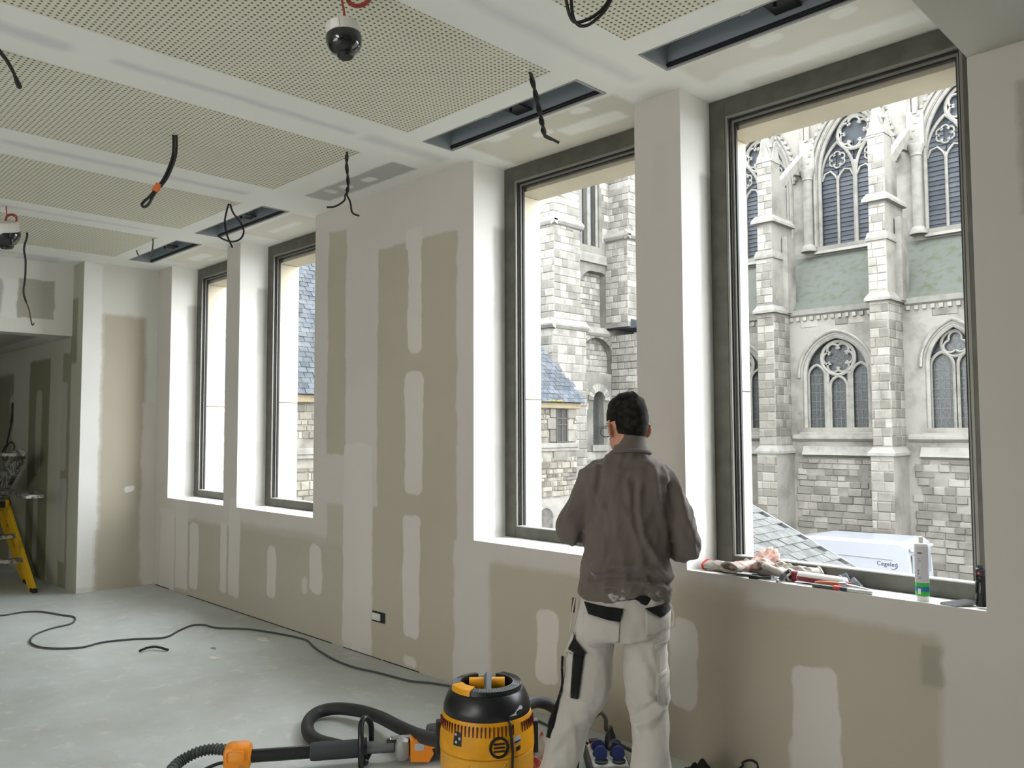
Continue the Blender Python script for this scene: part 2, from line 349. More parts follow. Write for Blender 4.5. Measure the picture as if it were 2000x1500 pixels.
# end wall: block, its return into the alcove, header
end_ops = [(2.64, 2.865, .05, 3.3, (230, 230, 226), .02, .02, .95), (2.88, 3.315, -.2, 2.80, B, .05, .03, 1), (2.855, 3.25, -.2, .6, B, .06, .03, .8), (3.12, 3.22, .975, 1.03, (225, 223, 218), .01, .03, 1), (3.29, 3.43, .05, 1.9, L_, .03, .03, .9)]
M_end = plaster('end_wall_plaster', 'YZ', (216, 215, 207), end_ops)
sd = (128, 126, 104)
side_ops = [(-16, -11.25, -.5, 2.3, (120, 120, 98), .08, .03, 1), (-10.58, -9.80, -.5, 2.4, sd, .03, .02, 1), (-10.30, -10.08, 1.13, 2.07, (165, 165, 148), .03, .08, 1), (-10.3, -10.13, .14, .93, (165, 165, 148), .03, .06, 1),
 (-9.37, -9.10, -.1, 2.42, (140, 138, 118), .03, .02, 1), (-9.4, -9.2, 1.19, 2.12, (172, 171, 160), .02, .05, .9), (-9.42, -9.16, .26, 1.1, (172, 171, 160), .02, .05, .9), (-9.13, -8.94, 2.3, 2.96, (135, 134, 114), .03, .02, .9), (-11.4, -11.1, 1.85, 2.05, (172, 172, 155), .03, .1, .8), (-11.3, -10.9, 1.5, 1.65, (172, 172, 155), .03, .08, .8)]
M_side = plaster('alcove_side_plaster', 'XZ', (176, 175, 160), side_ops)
hd_ops = [(2.183, 2.517, 2.733, 3.126, (168, 167, 156), .015, .01, 1), (1.6, 2.058, 2.76, 3.1, (176, 175, 168), .02, .02, 1), (2.05, 2.18, 2.72, 3.1, (222, 222, 218), .03, .02, .8)]
M_head = plaster('header_plaster', 'YZ', (214, 213, 206), hd_ops)
M_alc = plaster('alcove_ceiling_plaster', 'XY', (200, 199, 190), [(-11.3, -9.35, 1.7, 2.45, (158, 156, 150), .05, .03, .9)])
we = MB()
we.add([(XE, YB, -.02), (XE, D+.1, -.02), (XE, D+.1, ZC+.1), (XE, YB, ZC+.1)], [(0, 1, 2, 3)], 0)
we.add([(XE, YB, -.02), (XE-6, YB, -.02), (XE-6, YB, ZC+.1), (XE, YB, ZC+.1)], [(0, 1, 2, 3)], 1)
we.add([(XE, D+.1, -.02), (XE-6, D+.1, -.02), (XE-6, D+.1, ZC+.1), (XE, D+.1, ZC+.1)], [(0, 1, 2, 3)], 1)
we.add([(XH, YB, ZH), (XH, -5, ZH), (XH, -5, ZC+.1), (XH, YB, ZC+.1)], [(0, 1, 2, 3)], 2)
we.add([(XH, YB, ZH), (XH, -5, ZH), (-14.8, -5, ZH), (-14.8, YB, ZH)], [(0, 1, 2, 3)], 3)
we.add([(-14.8, YB, -.02), (-14.8, -5, -.02), (-14.8, -5, ZH), (-14.8, YB, ZH)], [(0, 1, 2, 3)], 1)
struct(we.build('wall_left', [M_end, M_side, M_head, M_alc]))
struct(MB().box(-15, 4.2, -5.2, -5.0, -.02, ZC+.1).build('wall_back', mat('rear_wall_paint', (205, 203, 196), .85)))
struct(MB().box(4.0, 4.2, -5.0, D+.4, -.02, ZC+.1).build('wall_right', mat('rear_wall_paint', (205, 203, 196))))

# floor
def floor_mat():
    m = bpy.data.materials.new('screed'); m.use_nodes = True; nt = m.node_tree; b = nt.nodes['Principled BSDF']
    tc = nt.nodes.new('ShaderNodeTexCoord')
    def nzs(s, d, r=.6):
        n = nt.nodes.new('ShaderNodeTexNoise'); n.inputs['Scale'].default_value = s; n.inputs['Detail'].default_value = d; n.inputs['Roughness'].default_value = r; nt.links.new(tc.outputs['Object'], n.inputs[0]); return n.outputs[0]
    def mixc(f, a, bcol, lo, hi, amt=1):
        mr = nt.nodes.new('ShaderNodeMapRange'); mr.inputs[1].default_value = lo; mr.inputs[2].default_value = hi; mr.inputs[4].default_value = amt; nt.links.new(f, mr.inputs[0])
        mx = nt.nodes.new('ShaderNodeMix'); mx.data_type = 'RGBA'; nt.links.new(mr.outputs[0], mx.inputs[0])
        if isinstance(a, tuple): mx.inputs[6].default_value = (*lin(a), 1)
        else: nt.links.new(a, mx.inputs[6])
        mx.inputs[7].default_value = (*lin(bcol), 1); return mx.outputs[2]
    c = mixc(nzs(1.3, 4), (196, 202, 201), (182, 186, 182), .4, .62)
    c = mixc(nzs(7, 5, .7), c, (218, 219, 214), .56, .66, .55)
    c = mixc(nzs(22, 3, .7), c, (234, 234, 230), .68, .72, .8)
    c = mixc(nzs(60, 2), c, (150, 148, 140), .74, .76, .7)
    nt.links.new(c, b.inputs['Base Color']); b.inputs['Roughness'].default_value = .42; b.inputs['Specular IOR Level'].default_value = .4
    bp = nt.nodes.new('ShaderNodeBump'); bp.inputs['Strength'].default_value = .08; bp.inputs['Distance'].default_value = .01; nt.links.new(nzs(30, 4), bp.inputs['Height']); nt.links.new(bp.outputs[0], b.inputs['Normal'])
    return m
struct(MB().box(-15, 4.2, -5.2, D+.4, -.2, 0).build('floor', floor_mat()))
# thin dark strips painting the shade in the joint between board and screed
gp = MB()
for a, b_, h in ((-7.9, -5.35, .006), (-5.2, -4.72, .005), (-4.7, -4.3, .006), (-3.9, -3.4, .004), (-8.7, -8.35, .008)): gp.box(a, b_, D-.002, D+.01, 0, h)
struct(gp.build('gap_shade_strip', M_dark_gap, wfo))

# ceiling with openings for boards and recessed vents
PAN = [(-2.115, -1.0), (-3.677, -2.555), (-5.223, -4.136), (-6.82, -5.702), (-8.36, -7.265)]
VENT = [(-2.14, -1.0), (-3.71, -2.535), (-6.855, -5.68), (-8.38, -7.255)]
PY0, PY1, VY0, VY1 = -3.6, 2.832, 2.985, 3.20
G1 = (214, 214, 217); TAN = (214, 210, 196); CW = (238, 238, 231)
ceil_ops = [(-3.96, -3.86, -3, 1.12, G1, .06, .04, .8), (-3.93, -3.87, 1.3, 2.62, G1, .05, .03, .8), (-3.95, -3.85, 2.7, 3.3, (208, 208, 208), .08, .03, .7),
 (-5.50, -5.42, 1.2, 2.75, G1, .06, .03, .8), (-5.52, -5.44, -3, 1.0, G1, .06, .03, .6), (-2.36, -2.30, 1.6, 3.2, (212, 212, 212), .08, .03, .7), (-7.07, -7.01, .5, 2.7, G1, .05, .03, .6),
 (-5.2, -4.15, 3.07, 3.27, (176, 174, 172), .03, .01, 1), (-4.86, -4.76, 3.12, 3.2, CW, .03, .04, 1), (-4.62, -4.5, 3.14, 3.22, CW, .03, .04, 1), (-5.02, -4.94, 3.1, 3.2, CW, .03, .04, .7),
 (-3.62, -2.5, 3.24, 3.72, TAN, .04, .02, 1), (-3.2, -3.06, 3.36, 3.44, CW, .02, .04, 1), (-3.05, -2.62, 3.42, 3.55, CW, .03, .03, .9), (-3.45, -3.3, 3.2, 3.3, CW, .03, .03, 1), (-2.82, -2.7, 3.25, 3.33, CW, .03, .04, 1),
 (-2.1, -1.0, 3.22, 3.46, TAN, .05, .02, .7), (-2.02, -1.7, 3.42, 3.55, CW, .05, .05, .8), (-1.75, -1.6, 3.24, 3.31, CW, .02, .04, 1), (-1.4, -1.28, 3.24, 3.32, CW, .02, .04, 1), (-1.95, -1.0, 3.6, 3.7, TAN, .04, .01, .7),
 (-6.6, -5.7, 3.26, 3.70, TAN, .05, .02, .8), (-6.4, -5.9, 3.40, 3.48, CW, .03, .03, .9), (-8.2, -7.3, 3.26, 3.7, TAN, .05, .02, .8), (-8.0, -7.6, 3.38, 3.5, CW, .03, .04, 1), (-7.9, -7.4, 3.56, 3.62, CW, .03, .03, .8),
 (-9.1, -8.8, .5, 2.5, G1, .06, .02, 1), (-9.1, -8.85, 1.95, 2.15, CW, .05, .03, .8)]
M_ceil = plaster('ceiling_plaster', 'XY', (240, 240, 234), ceil_ops, warp=.03, tint=.04)
cx = sorted({-15, 4.2}|{round(v, 4) for p in PAN+VENT for v in p})
cy = [-5.2, PY0, PY1, VY0, VY1, YF+.16]
cm = MB()
for i in range(len(cx)-1):
    for j in range(len(cy)-1):
        mx_, my_ = (cx[i]+cx[i+1])/2, (cy[j]+cy[j+1])/2
        if any(a < mx_ < b for a, b in PAN) and PY0 < my_ < PY1: continue
        if any(a < mx_ < b for a, b in VENT) and VY0 < my_ < VY1: continue
        cm.box(cx[i], cx[i+1], cy[j], cy[j+1], ZC, ZC+.02)
ceil = struct(cm.build('ceiling', M_ceil))
struct(MB().box(-15, 4.2, -5.2, YF+.1, ZC+.5, ZC+.6).build('trim_1', mat('concrete_slab', (60, 60, 60), .9)))
M_perf = perforated_mat()
for a, b_ in PAN:
    MB().bbox(a+.001, b_-.001, PY0+.001, PY1-.001, ZC-.001, ZC+.014, .002).build('perforated_panel', M_perf, ceil)
# lower plasterboard soffit on the right
M_soff = plaster('soffit_plaster', 'XY', (196, 194, 184), [(-.55, .8, 1.5, 3.2, (150, 150, 122), .12, .05, .9), (-.72, -.58, 1.5, 3.4, (196, 194, 198), .1, .05, .7)], tint=.05)
struct(MB().box(-.922, 4.0, -5, D+.27, 3.038, ZC+.01).build('trim_2', M_soff))

# recessed linear vents
M_vent = mat('vent_dark_metal', (168, 175, 182), .5, .1); M_ventb = mat('vent_black', (22, 23, 25), .5); M_ventr = mat('vent_rim', (150, 150, 148), .5)
lab = ['dark recessed linear vent above the rightmost large window, cut by the picture top', 'dark recessed linear vent above the window where the man stands', 'dark recessed linear vent with looped cable hanging over it', 'smallest dark recessed linear vent, nearest the end wall']
for k, (a, b_) in enumerate(VENT):
    t = thing('ceiling_vent', lab[k], 'vent', ((a+b_)/2, (VY0+VY1)/2, ZC), 0, 'recessed ceiling vents along the windows')
    hx, hy = (b_-a)/2, (VY1-VY0)/2
    m = MB(); m.box(-hx, hx, -hy, -hy+.004, 0, .22).box(-hx, hx, hy-.004, hy, 0, .22).box(-hx, -hx+.004, -hy, hy, 0, .22).box(hx-.004, hx, -hy, hy, 0, .22).box(-hx, hx, -hy, hy, .22, .224)
    m.build('housing', M_vent, t)
    m = MB(); m.box(-hx, hx, hy-.020, hy-.016, .004, .016).box(-hx, hx, hy-.010, hy-.006, .0, .024); m.build('slot_blade', M_ventb, t)
    m = MB(); e = .014
    m.bbox(-hx-e, hx+e, hy-.002, hy+e, -.004, .002, .001).bbox(-hx-e, hx+e, -hy-e*.4, -hy+.002, -.003, .002, .001).bbox(-hx-e, -hx+.002, -hy, hy, -.004, .002, .001).bbox(hx-.002, hx+e, -hy, hy, -.004, .002, .001)
    m.build('rim', M_ventr, t)
    m = MB(); m.bbox(-.02, .10, -hy+.004, hy-.004, .05, .06, .003).cyl((.03, 0, .03), (.03, 0, .06), .008); m.build('bracket', M_ventb, t)
    MB().bbox(-.075, -.03, -hy+.003, -hy+.02, .0, .035, .002).build('clip', M_ventr, t)

# ------------------------------------------------------------------ windows
M_frame = mat('window_frame_lacquer', (92, 91, 82), .45, .1, nz=.12, nscale=9, spec=.4); M_seal = mat('rubber_seal', (22, 22, 22), .6)
M_bead = mat('glazing_bead', (126, 125, 117), .4, .2); M_bead_lit = mat('bead_lit_tone', (206, 206, 202), .35, .1); M_glass = glass_mat('dusty_glass', .018)
M_lime = mat('cream_limestone', (196, 188, 168), .85, nz=.05, nscale=2.5, bump=.05)
M_joint = mat('limestone_joint', (104, 98, 88), .9)
OUT = 4.0
for k, (a, b_) in enumerate(WIN):
    wn = struct(empty('window_%d' % (k+1), None, ((a+b_)/2, YF, ZS)))
    hx = (b_-a)/2; H_ = ZC-ZS; fwid = .092; y0, y1 = 0, .075
    def member(nm, x0, x1, z0, z1):
        MB().bbox(x0, x1, y0, y1, z0, z1, .003).build(nm, M_frame, wn)
    jz = .002-(DROP if k == 3 else 0); member('frame_jamb', -hx+.002, -hx+fwid, jz, H_-.002); member('frame_jamb', hx-fwid, hx-.002, jz, H_-.002)
    member('frame_head', -hx+fwid, hx-fwid, H_-fwid-.005, H_-.002); dz_ = DROP if k == 3 else 0; bz = .022 if k == 3 else 0
    member('frame_rail', -hx+fwid, hx-fwid, .002-dz_, fwid-.022-bz)
    i0 = fwid
    for (ya, yb, e, mm, nm) in ((.004, .03, .012, M_bead, 'glazing_bead'), (.02, .035, .020, M_seal, 'seal'), (.034, .05, .030, M_bead, 'glazing_bead'), (.046, .062, .038, M_seal, 'seal')):
        m = MB(); q = i0+e; s_ = i0-.002
        m.box(-hx+s_, -hx+q, ya, yb, fwid-.024-bz, H_-fwid-.003).box(hx-q, hx-s_, ya, yb, fwid-.024-bz, H_-fwid-.003)
        m.box(-hx+q, hx-q, ya, yb, H_-q-.005, H_-s_-.003)
        m.build(nm, mm, wn)
    MB().bbox(-hx+i0+.01, hx-i0-.01, .004, .05, .03-bz, fwid-.016-bz, .004).build('sill_bead', M_bead_lit, wn)  # skylight on the bottom bead is put into its paler colour
    MB().box(-hx+i0, hx-i0, 0.052, .056, fwid-.03-bz, H_-fwid).build('glass_pane', M_glass, wn)
    # stone surround outside
    g0, g1 = .085, OUT-YF; zj = 1.80-ZS if k > 1 else 1.86-ZS
    def slab(nm, *bx): MB().bbox(*bx, .002).build(nm, M_lime, wn)
    for sx in (-1, 1):
        xa, xb = (-hx-.2, -hx+.045) if sx < 0 else (hx-.045, hx+.2)
        slab('stone_jamb', xa, xb, g0, g1, -.05, zj-.003); slab('stone_jamb', xa, xb, g0, g1, zj+.003, H_-.157)
        MB().box(xa+.004, xb-.004, g0+.004, g1-.004, zj-.003, zj+.003).build('mortar_joint', M_joint, wn)
    slab('stone_lintel', -hx-.2, hx+.2, g0, g1, H_-.155, H_+.35)
    slab('stone_sill', -hx-.2, hx+.2, g0, g1+.05, -.2, -.012-(.03 if k == 3 else 0))
# outside skin of our own building, between the window surrounds
ws = MB(); prev = -14
for a, b_ in WIN:
    ws.box(prev, a-.2, YF+.16, OUT, -4.2, 6); ws.box(a-.2, b_+.2, YF+.16, OUT, -4.2, ZS-.2); ws.box(a-.2, b_+.2, YF+.16, OUT, ZC+.35, 6); prev = b_+.2
ws.box(prev, 4.2, YF+.16, OUT, -4.2, 6)
struct(ws.build('wall_outside', M_lime))

# ================================================================== OUTSIDE
GZ = -4.2
M_st_i = stone_mat('ashlar_block', (186, 182, 172), (134, 130, 121), False, 1.2, (98, 95, 89), .6)
M_st = stone_mat('ashlar', (186, 182, 172), (134, 130, 121), True, 1.2, (98, 95, 89), .6)
M_stw_i = stone_mat('pale_ashlar_block', (204, 201, 192), (148, 145, 137), False, 2.2, (108, 106, 99), .5)
M_stw = stone_mat('pale_ashlar', (204, 201, 192), (148, 145, 137), True, 2.2, (108, 106, 99), .5)
M_mort = mat('old_mortar', od((158, 155, 146)), .95, nz=.2, nscale=1.2, bump=.4)
M_wallst = stone_mat('weathered_wall', (170, 167, 158), (170, 167, 158), True, .7, (104, 101, 95), .8)
M_trac = stone_mat('tracery_stone', (182, 180, 172), (166, 164, 156), True, 2.5, (112, 110, 104), .5, .2)
M_rub = stone_mat('rubble_stone', (192, 186, 172), (122, 118, 108), True, 5, (104, 100, 92), .45)
M_rub_i = stone_mat('rubble_block', (192, 186, 172), (122, 118, 108), False, 5, (104, 100, 92), .45)
M_slate = stone_mat('slate', (104, 112, 122), (74, 80, 88), True, 3, (150, 152, 148), .35, .25, .55)
M_slate_i = stone_mat('slate_piece', (92, 100, 108), (64, 70, 77), False, 3, (150, 152, 148), .35, .25, .55)
M_slateg = stone_mat('grey_slate_piece', (106, 108, 107), (82, 84, 83), False, 4, (150, 151, 146), .5, .25, .6)
M_lead = mat('mossy_roof_sheet', od((100, 105, 97)), .85, nz=.35, nscale=3.5, bump=1.0, rgb2=od((84, 90, 66)), ramp=(.5, .68))
M_slat = stone_mat('slate_hung_board', (98, 103, 109), (80, 85, 92), False, 3, (116, 121, 128), .4, .2, .6)
M_leaded = mat('leaded_glass', od((92, 97, 96)), .35, nz=.45, nscale=18, bump=.3)
M_came = mat('lead_came', od((120, 122, 120)), .6)
M_road = mat('cobbled_ground', od((160, 157, 149)), .9, nz=.12, nscale=1.5, bump=.3)
M_darkhole = mat('dark_opening', (60, 60, 58), .9)

def wl(o):                           # world place of an unrotated empty
    return (wl(o.parent)+o.matrix_parent_inverse.translation if o.parent else Vector((0, 0, 0)))+o.location
def at_home(o, parent):              # parent without moving
    o.parent = parent; o.matrix_parent_inverse = Matrix.Translation(-wl(parent)); return o
STONE = MB()
STONE.add([(-.5, 0, -.5), (.5, 0, -.5), (.5, 0, .5), (-.5, 0, .5), (-.44, -1, -.40), (.44, -1, -.40), (.44, -1, .40), (-.44, -1, .40)],
          [(4, 5, 6, 7), (0, 1, 5, 4), (1, 2, 6, 5), (2, 3, 7, 6), (3, 0, 4, 7)])
BLOCKS = [STONE.mesh('stone_block') for _ in range(1)]
def stones(parent, o, ud, nd, u0, u1, z0, z1, h, l, budget, mi, mj, skip=None, name='stone', proud=.03, gap=.012, jitter=.25, drop=0.0, big=None):
    """courses of separate blocks on a wall face: origin o, direction ud along the wall, nd out of it"""
    ud, nd = Vector(ud), Vector(nd); n = 0; rest = MB(); z = z0; row = 0
    key = (name, mi.name)
    if key not in MESHES:
        me = BLOCKS[0].copy(); me.materials.append(mi); MESHES[key] = me
    while z < z1-.05:
        hh = min(h*rnd.uniform(1-jitter*.5, 1+jitter*.5), z1-z); u = u0-rnd.random()*l*.6; row += 1
        while u < u1-.02:
            ll = l*rnd.uniform(1-jitter, 1+jitter); a, b_ = max(u, u0), min(u+ll, u1); u += ll
            if b_-a < .06: continue
            c = (a+b_)/2, z+hh/2
            if skip and (skip(a, z) or skip(b_, z) or skip(a, z+hh) or skip(b_, z+hh) or skip(*c)): continue
            if rnd.random() < drop: continue
            M = Matrix.Translation(Vector(o)+ud*c[0]+Vector((0, 0, c[1]))) @ Matrix((ud, -nd, Vector((0, 0, 1)))).transposed().to_4x4() @ Matrix.Diagonal((b_-a-gap, proud*rnd.uniform(.4, 1.3), hh-gap, 1))
            if n < budget and (big is None or big(*c)):
                s = bpy.data.objects.new(name, MESHES[key]); C.objects.link(s); at_home(s, parent); s.matrix_basis = M; n += 1
            else: rest.add([M @ Vector(v) for v in STONE.v], STONE.f)
        z += hh
    if rest.v:
        r = at_home(rest.build(name+'_courses', mj), parent); r['kind'] = 'stuff'
    return n
MESHES = {}

def arch_pts(cx, hw, zs, za, n=14):          # pointed arch from the right springing over the apex to the left one
    h = za-zs; r = (hw*hw+h*h)/(2*hw); out = []
    a1 = math.atan2(h, r-hw) if r >= hw else math.pi-math.atan2(h, hw-r)
    for i in range(n+1):
        a = a1*i/n; out.append((cx+hw-r+r*math.cos(a), zs+r*math.sin(a)))
    return out+[(2*cx-x, z) for x, z in reversed(out[:-1])]
def pt(axis, plane, u, z): return Vector((u, plane, z)) if axis == 1 else Vector((plane, u, z))
def arch_wall(mb, axis, plane, depth, u0, u1, z0, z1, cx, hw, zsill, zs, za, mi=0, mr=0):
    """wall bay with one arched opening; depth = signed depth of the reveal"""
    A = arch_pts(cx, hw, zs, za); P = lambda u, z, d=0: pt(axis, plane+d, u, z)
    mb.add([P(u0, z0), P(u1, z0), P(u1, zsill), P(u0, zsill)], [(0, 1, 2, 3)], mi)
    mb.add([P(u0, zsill), P(cx-hw, zsill), P(cx-hw, z1), P(u0, z1)], [(0, 1, 2, 3)], mi)
    mb.add([P(cx+hw, zsill), P(u1, zsill), P(u1, z1), P(cx+hw, z1)], [(0, 1, 2, 3)], mi)
    for (xa, za_), (xb, zb) in zip(A[:-1], A[1:]): mb.add([P(xa, za_), P(xb, zb), P(xb, z1), P(xa, z1)], [(0, 1, 2, 3)], mi)
    B_ = [(cx+hw, zsill)]+A+[(cx-hw, zsill)]
    for (xa, za_), (xb, zb) in zip(B_, B_[1:]+B_[:1]): mb.add([P(xa, za_), P(xb, zb), P(xb, zb, depth), P(xa, za_, depth)], [(0, 1, 2, 3)], mr)
def arch_tube(mb, axis, plane, cx, hw, zs, za, zb, r, n=6, legs=True):
    A = arch_pts(cx, hw, zs, za, 10)
    L = ([(cx+hw, zb)] if legs else [])+A+([(cx-hw, zb)] if legs else [])
    mb.tube([pt(axis, plane, *p) for p in L], r, n)
def foil(mb, axis, plane, cx, cz, R_, k, r, ph=0, outer=True):
    if outer: mb.tube([pt(axis, plane, cx+R_*math.cos(t), cz+R_*math.sin(t)) for t in [2*math.pi*i/24 for i in range(25)]], r, 6)
    q = R_*.36 if k > 4 else R_*.46; dd = R_-q-r*.8
    for i in range(k):
        a = ph+2*math.pi*i/k; c = (cx+dd*math.cos(a), cz+dd*math.sin(a)); sp = math.pi*.62
        mb.tube([pt(axis, plane, c[0]+q*math.cos(a+t), c[1]+q*math.sin(a+t)) for t in [-sp+2*sp*j/10 for j in range(11)]], r*.75, 5)
def arch_pane(name, axis, plane, cx, hw, zsill, zs, za, m, parent):
    A = [(cx+hw, zsill)]+arch_pts(cx, hw, zs, za)+[(cx-hw, zsill)]
    mb = MB(); mb.prism(A, axis, plane, plane+.04) if axis == 1 else mb.prism(A, 0, plane-.04, plane)
    return mb.build(name, m, parent)

# --- ground
struct(MB().box(-70, 40, OUT, 90, GZ-.3, GZ).build('street_ground', M_road))

# --- the church flank across the street
ch = thing('gothic_church', 'pale weathered stone gothic church flank with two tiers of traceried windows across the street', 'church', (-13.7, 32.2, GZ))
P_ = at_home
YA, YN, YBF = 32.2, 34.4, 30.8
BAYX = [-18.2, -13.80, -9.45, -5.0]           # bay centres
BUT = [(-16.42, -15.70), (-11.86, -11.18), (-7.4, -6.7)]
am = MB()
spec = {0: (1.33, 1.65, 3.75, 5.35), 1: (1.38, 1.65, 3.80, 5.40), 2: (.98, 1.62, 4.0, 5.45), 3: (1.3, 1.65, 3.8, 5.4)}
edges = [-20.4, -16.06, -11.52, -7.05, -2.5]
for i, c in enumerate(BAYX):
    hw, zsill, zs, za = spec[i]
    arch_wall(am, 1, YA, .55, edges[i], edges[i+1], GZ, 6.4, c, hw, zsill, zs, za)
P_(am.build('aisle_wall', M_wallst), ch)
for a, b_ in ((-20.4, -16.5), (-15.6, -11.95), (-11.05, -7.4), (-6.6, -2.5)):
    M_ = MB(); M_.prism([(YA+.05, 1.42), (YA-.16, 1.30), (YA-.16, 1.20), (YA-.04, 1.10), (YA+.05, 1.1)], 0, a, b_)
    P_(M_.build('string_course', M_trac), ch)
    M_ = MB(); M_.prism([(YA-.02, .9), (YA-.16, .62), (YA-.22, .55), (YA-.02, .45)], 0, a+.4, b_-.2)
    P_(M_.build('weathering', M_trac), ch)
    M_ = MB(); M_.prism([(YA+.05, 6.2), (YA-.12, 6.3), (YA-.2, 6.5), (YA+.1, 6.5)], 0, a, b_)
    P_(M_.build('cornice', M_trac), ch)
cb = MB()
for i in range(60): cb.box(-20+i*.29, -20+i*.29+.14, YA-.1, YA+.05, 6.06, 6.22)
P_(cb.build('corbel_row', M_trac), ch)['kind'] = 'stuff'
def ch_win_skip(u, z):
    for i, c in enumerate(BAYX):
        hw, zsill, zs, za = spec[i]
        if abs(u-c) < hw+.22 and zsill-.5 < z < zs: return True
        if z >= zs and z < za+.3 and abs(u-c) < hw+.22 and (abs(u-c)/(hw+.3))**2+((z-zs)/(za-zs+.35))**2 < 1: return True
    if .4 < z < 1.5: return True
    return any(a-.05 < u < b_+.05 for a, b_ in BUT)
used = 0
used += stones(ch, (0, YA, 0), (1, 0, 0), (0, -1, 0), -16.0, -11.3, GZ+.1, .4, .27, .5, 110, M_st_i, M_st, ch_win_skip, proud=.05, jitter=.45, drop=.12, big=lambda u, z: z > -3.2)
used += stones(ch, (0, YA, 0), (1, 0, 0), (0, -1, 0), -11.2, -7.4, GZ+.1, .4, .27, .5, 110, M_st_i, M_st, ch_win_skip, proud=.05, jitter=.45, drop=.12, big=lambda u, z: z > -3.2)
stones(ch, (0, YA, 0), (1, 0, 0), (0, -1, 0), -20.4, -7.0, 1.5, 6.05, .3, .55, 80, M_st_i, M_st, ch_win_skip, proud=.03, jitter=.4, drop=.3, big=lambda u, z: -16 < u < -8.5)
# aisle windows
def lanc(wn, mb, axis, pl, cx, hw, zb, zs, za, r=.06): arch_tube(mb, axis, pl, cx, hw, zs, za, zb, r)
for i in (0, 1, 2):
    c = BAYX[i]; hw, zsill, zs, za = spec[i]
    wn = P_(empty('aisle_window', None, (c, YA, zsill)), ch)
    W = lambda o, p_=wn: at_home(o, p_)
    W(arch_pane('glazing', 1, YA+.42, c, hw, zsill, zs, za, M_leaded, None))
    t = MB(); pl = YA+.28
    arch_tube(t, 1, YA+.12, c, hw-.05, zs, za-.05, zsill, .11)
    arch_tube(t, 1, YA-.03, c, hw+.14, zs, za+.16, zs-.1, .07)
    if i == 2:
        for sx in (-1, 1): arch_tube(t, 1, pl, c+sx*.47, .40, zs-.1, zs+.42, zsill, .06)
        foil(t, 1, pl, c, zs+.72, .48, 3, .06, R(90))
    else:
        for sx in (-1, 1): arch_tube(t, 1, pl, c+sx*.90, .36, zs-.05, zs+.42, zsill, .06)
        arch_tube(t, 1, pl, c, .34, zs-.5, zs-.08, zsill, .06)
        for sx in (-1, 1): t.tube([(c+sx*.45, pl, zsill), (c+sx*.45, pl, zs+.1)], .085, 6)
        foil(t, 1, pl, c, zs+.66, .68, 6, .07, R(0))
    W(t.build('tracery', M_trac, None, True))
    s = MB(); n_ = 3 if i != 2 else 2
    for zz in np.arange(zsill+.35, zs+.1, .36): s.box(c-hw+.1, c+hw-.1, YA+.40, YA+.42, zz, zz+.025)
    for xx in np.arange(c-hw+.2, c+hw-.1, .17): s.box(xx, xx+.015, YA+.40, YA+.42, zsill, zs)
    o = W(s.build('lead_cames', M_came)); o['kind'] = 'stuff'
    W(MB().prism([(YA+.5, zsill), (YA-.08, zsill-.22), (YA-.08, zsill-.3), (YA+.5, zsill-.3)], 0, c-hw-.15, c+hw+.15).build('window_sill', M_trac))
# aisle lean-to roof
rf = MB(); rf.add([(-20.4, YA-.1, 6.5), (-2.5, YA-.1, 6.5), (-2.5, YN, 9.15), (-20.4, YN, 9.15), (-20.4, YA-.1, 6.4), (-2.5, YA-.1, 6.4), (-2.5, YN, 9.0), (-20.4, YN, 9.0)], [(0, 1, 2, 3), (4, 7, 6, 5), (0, 4, 5, 1)])
P_(rf.build('aisle_roof', M_lead), ch)
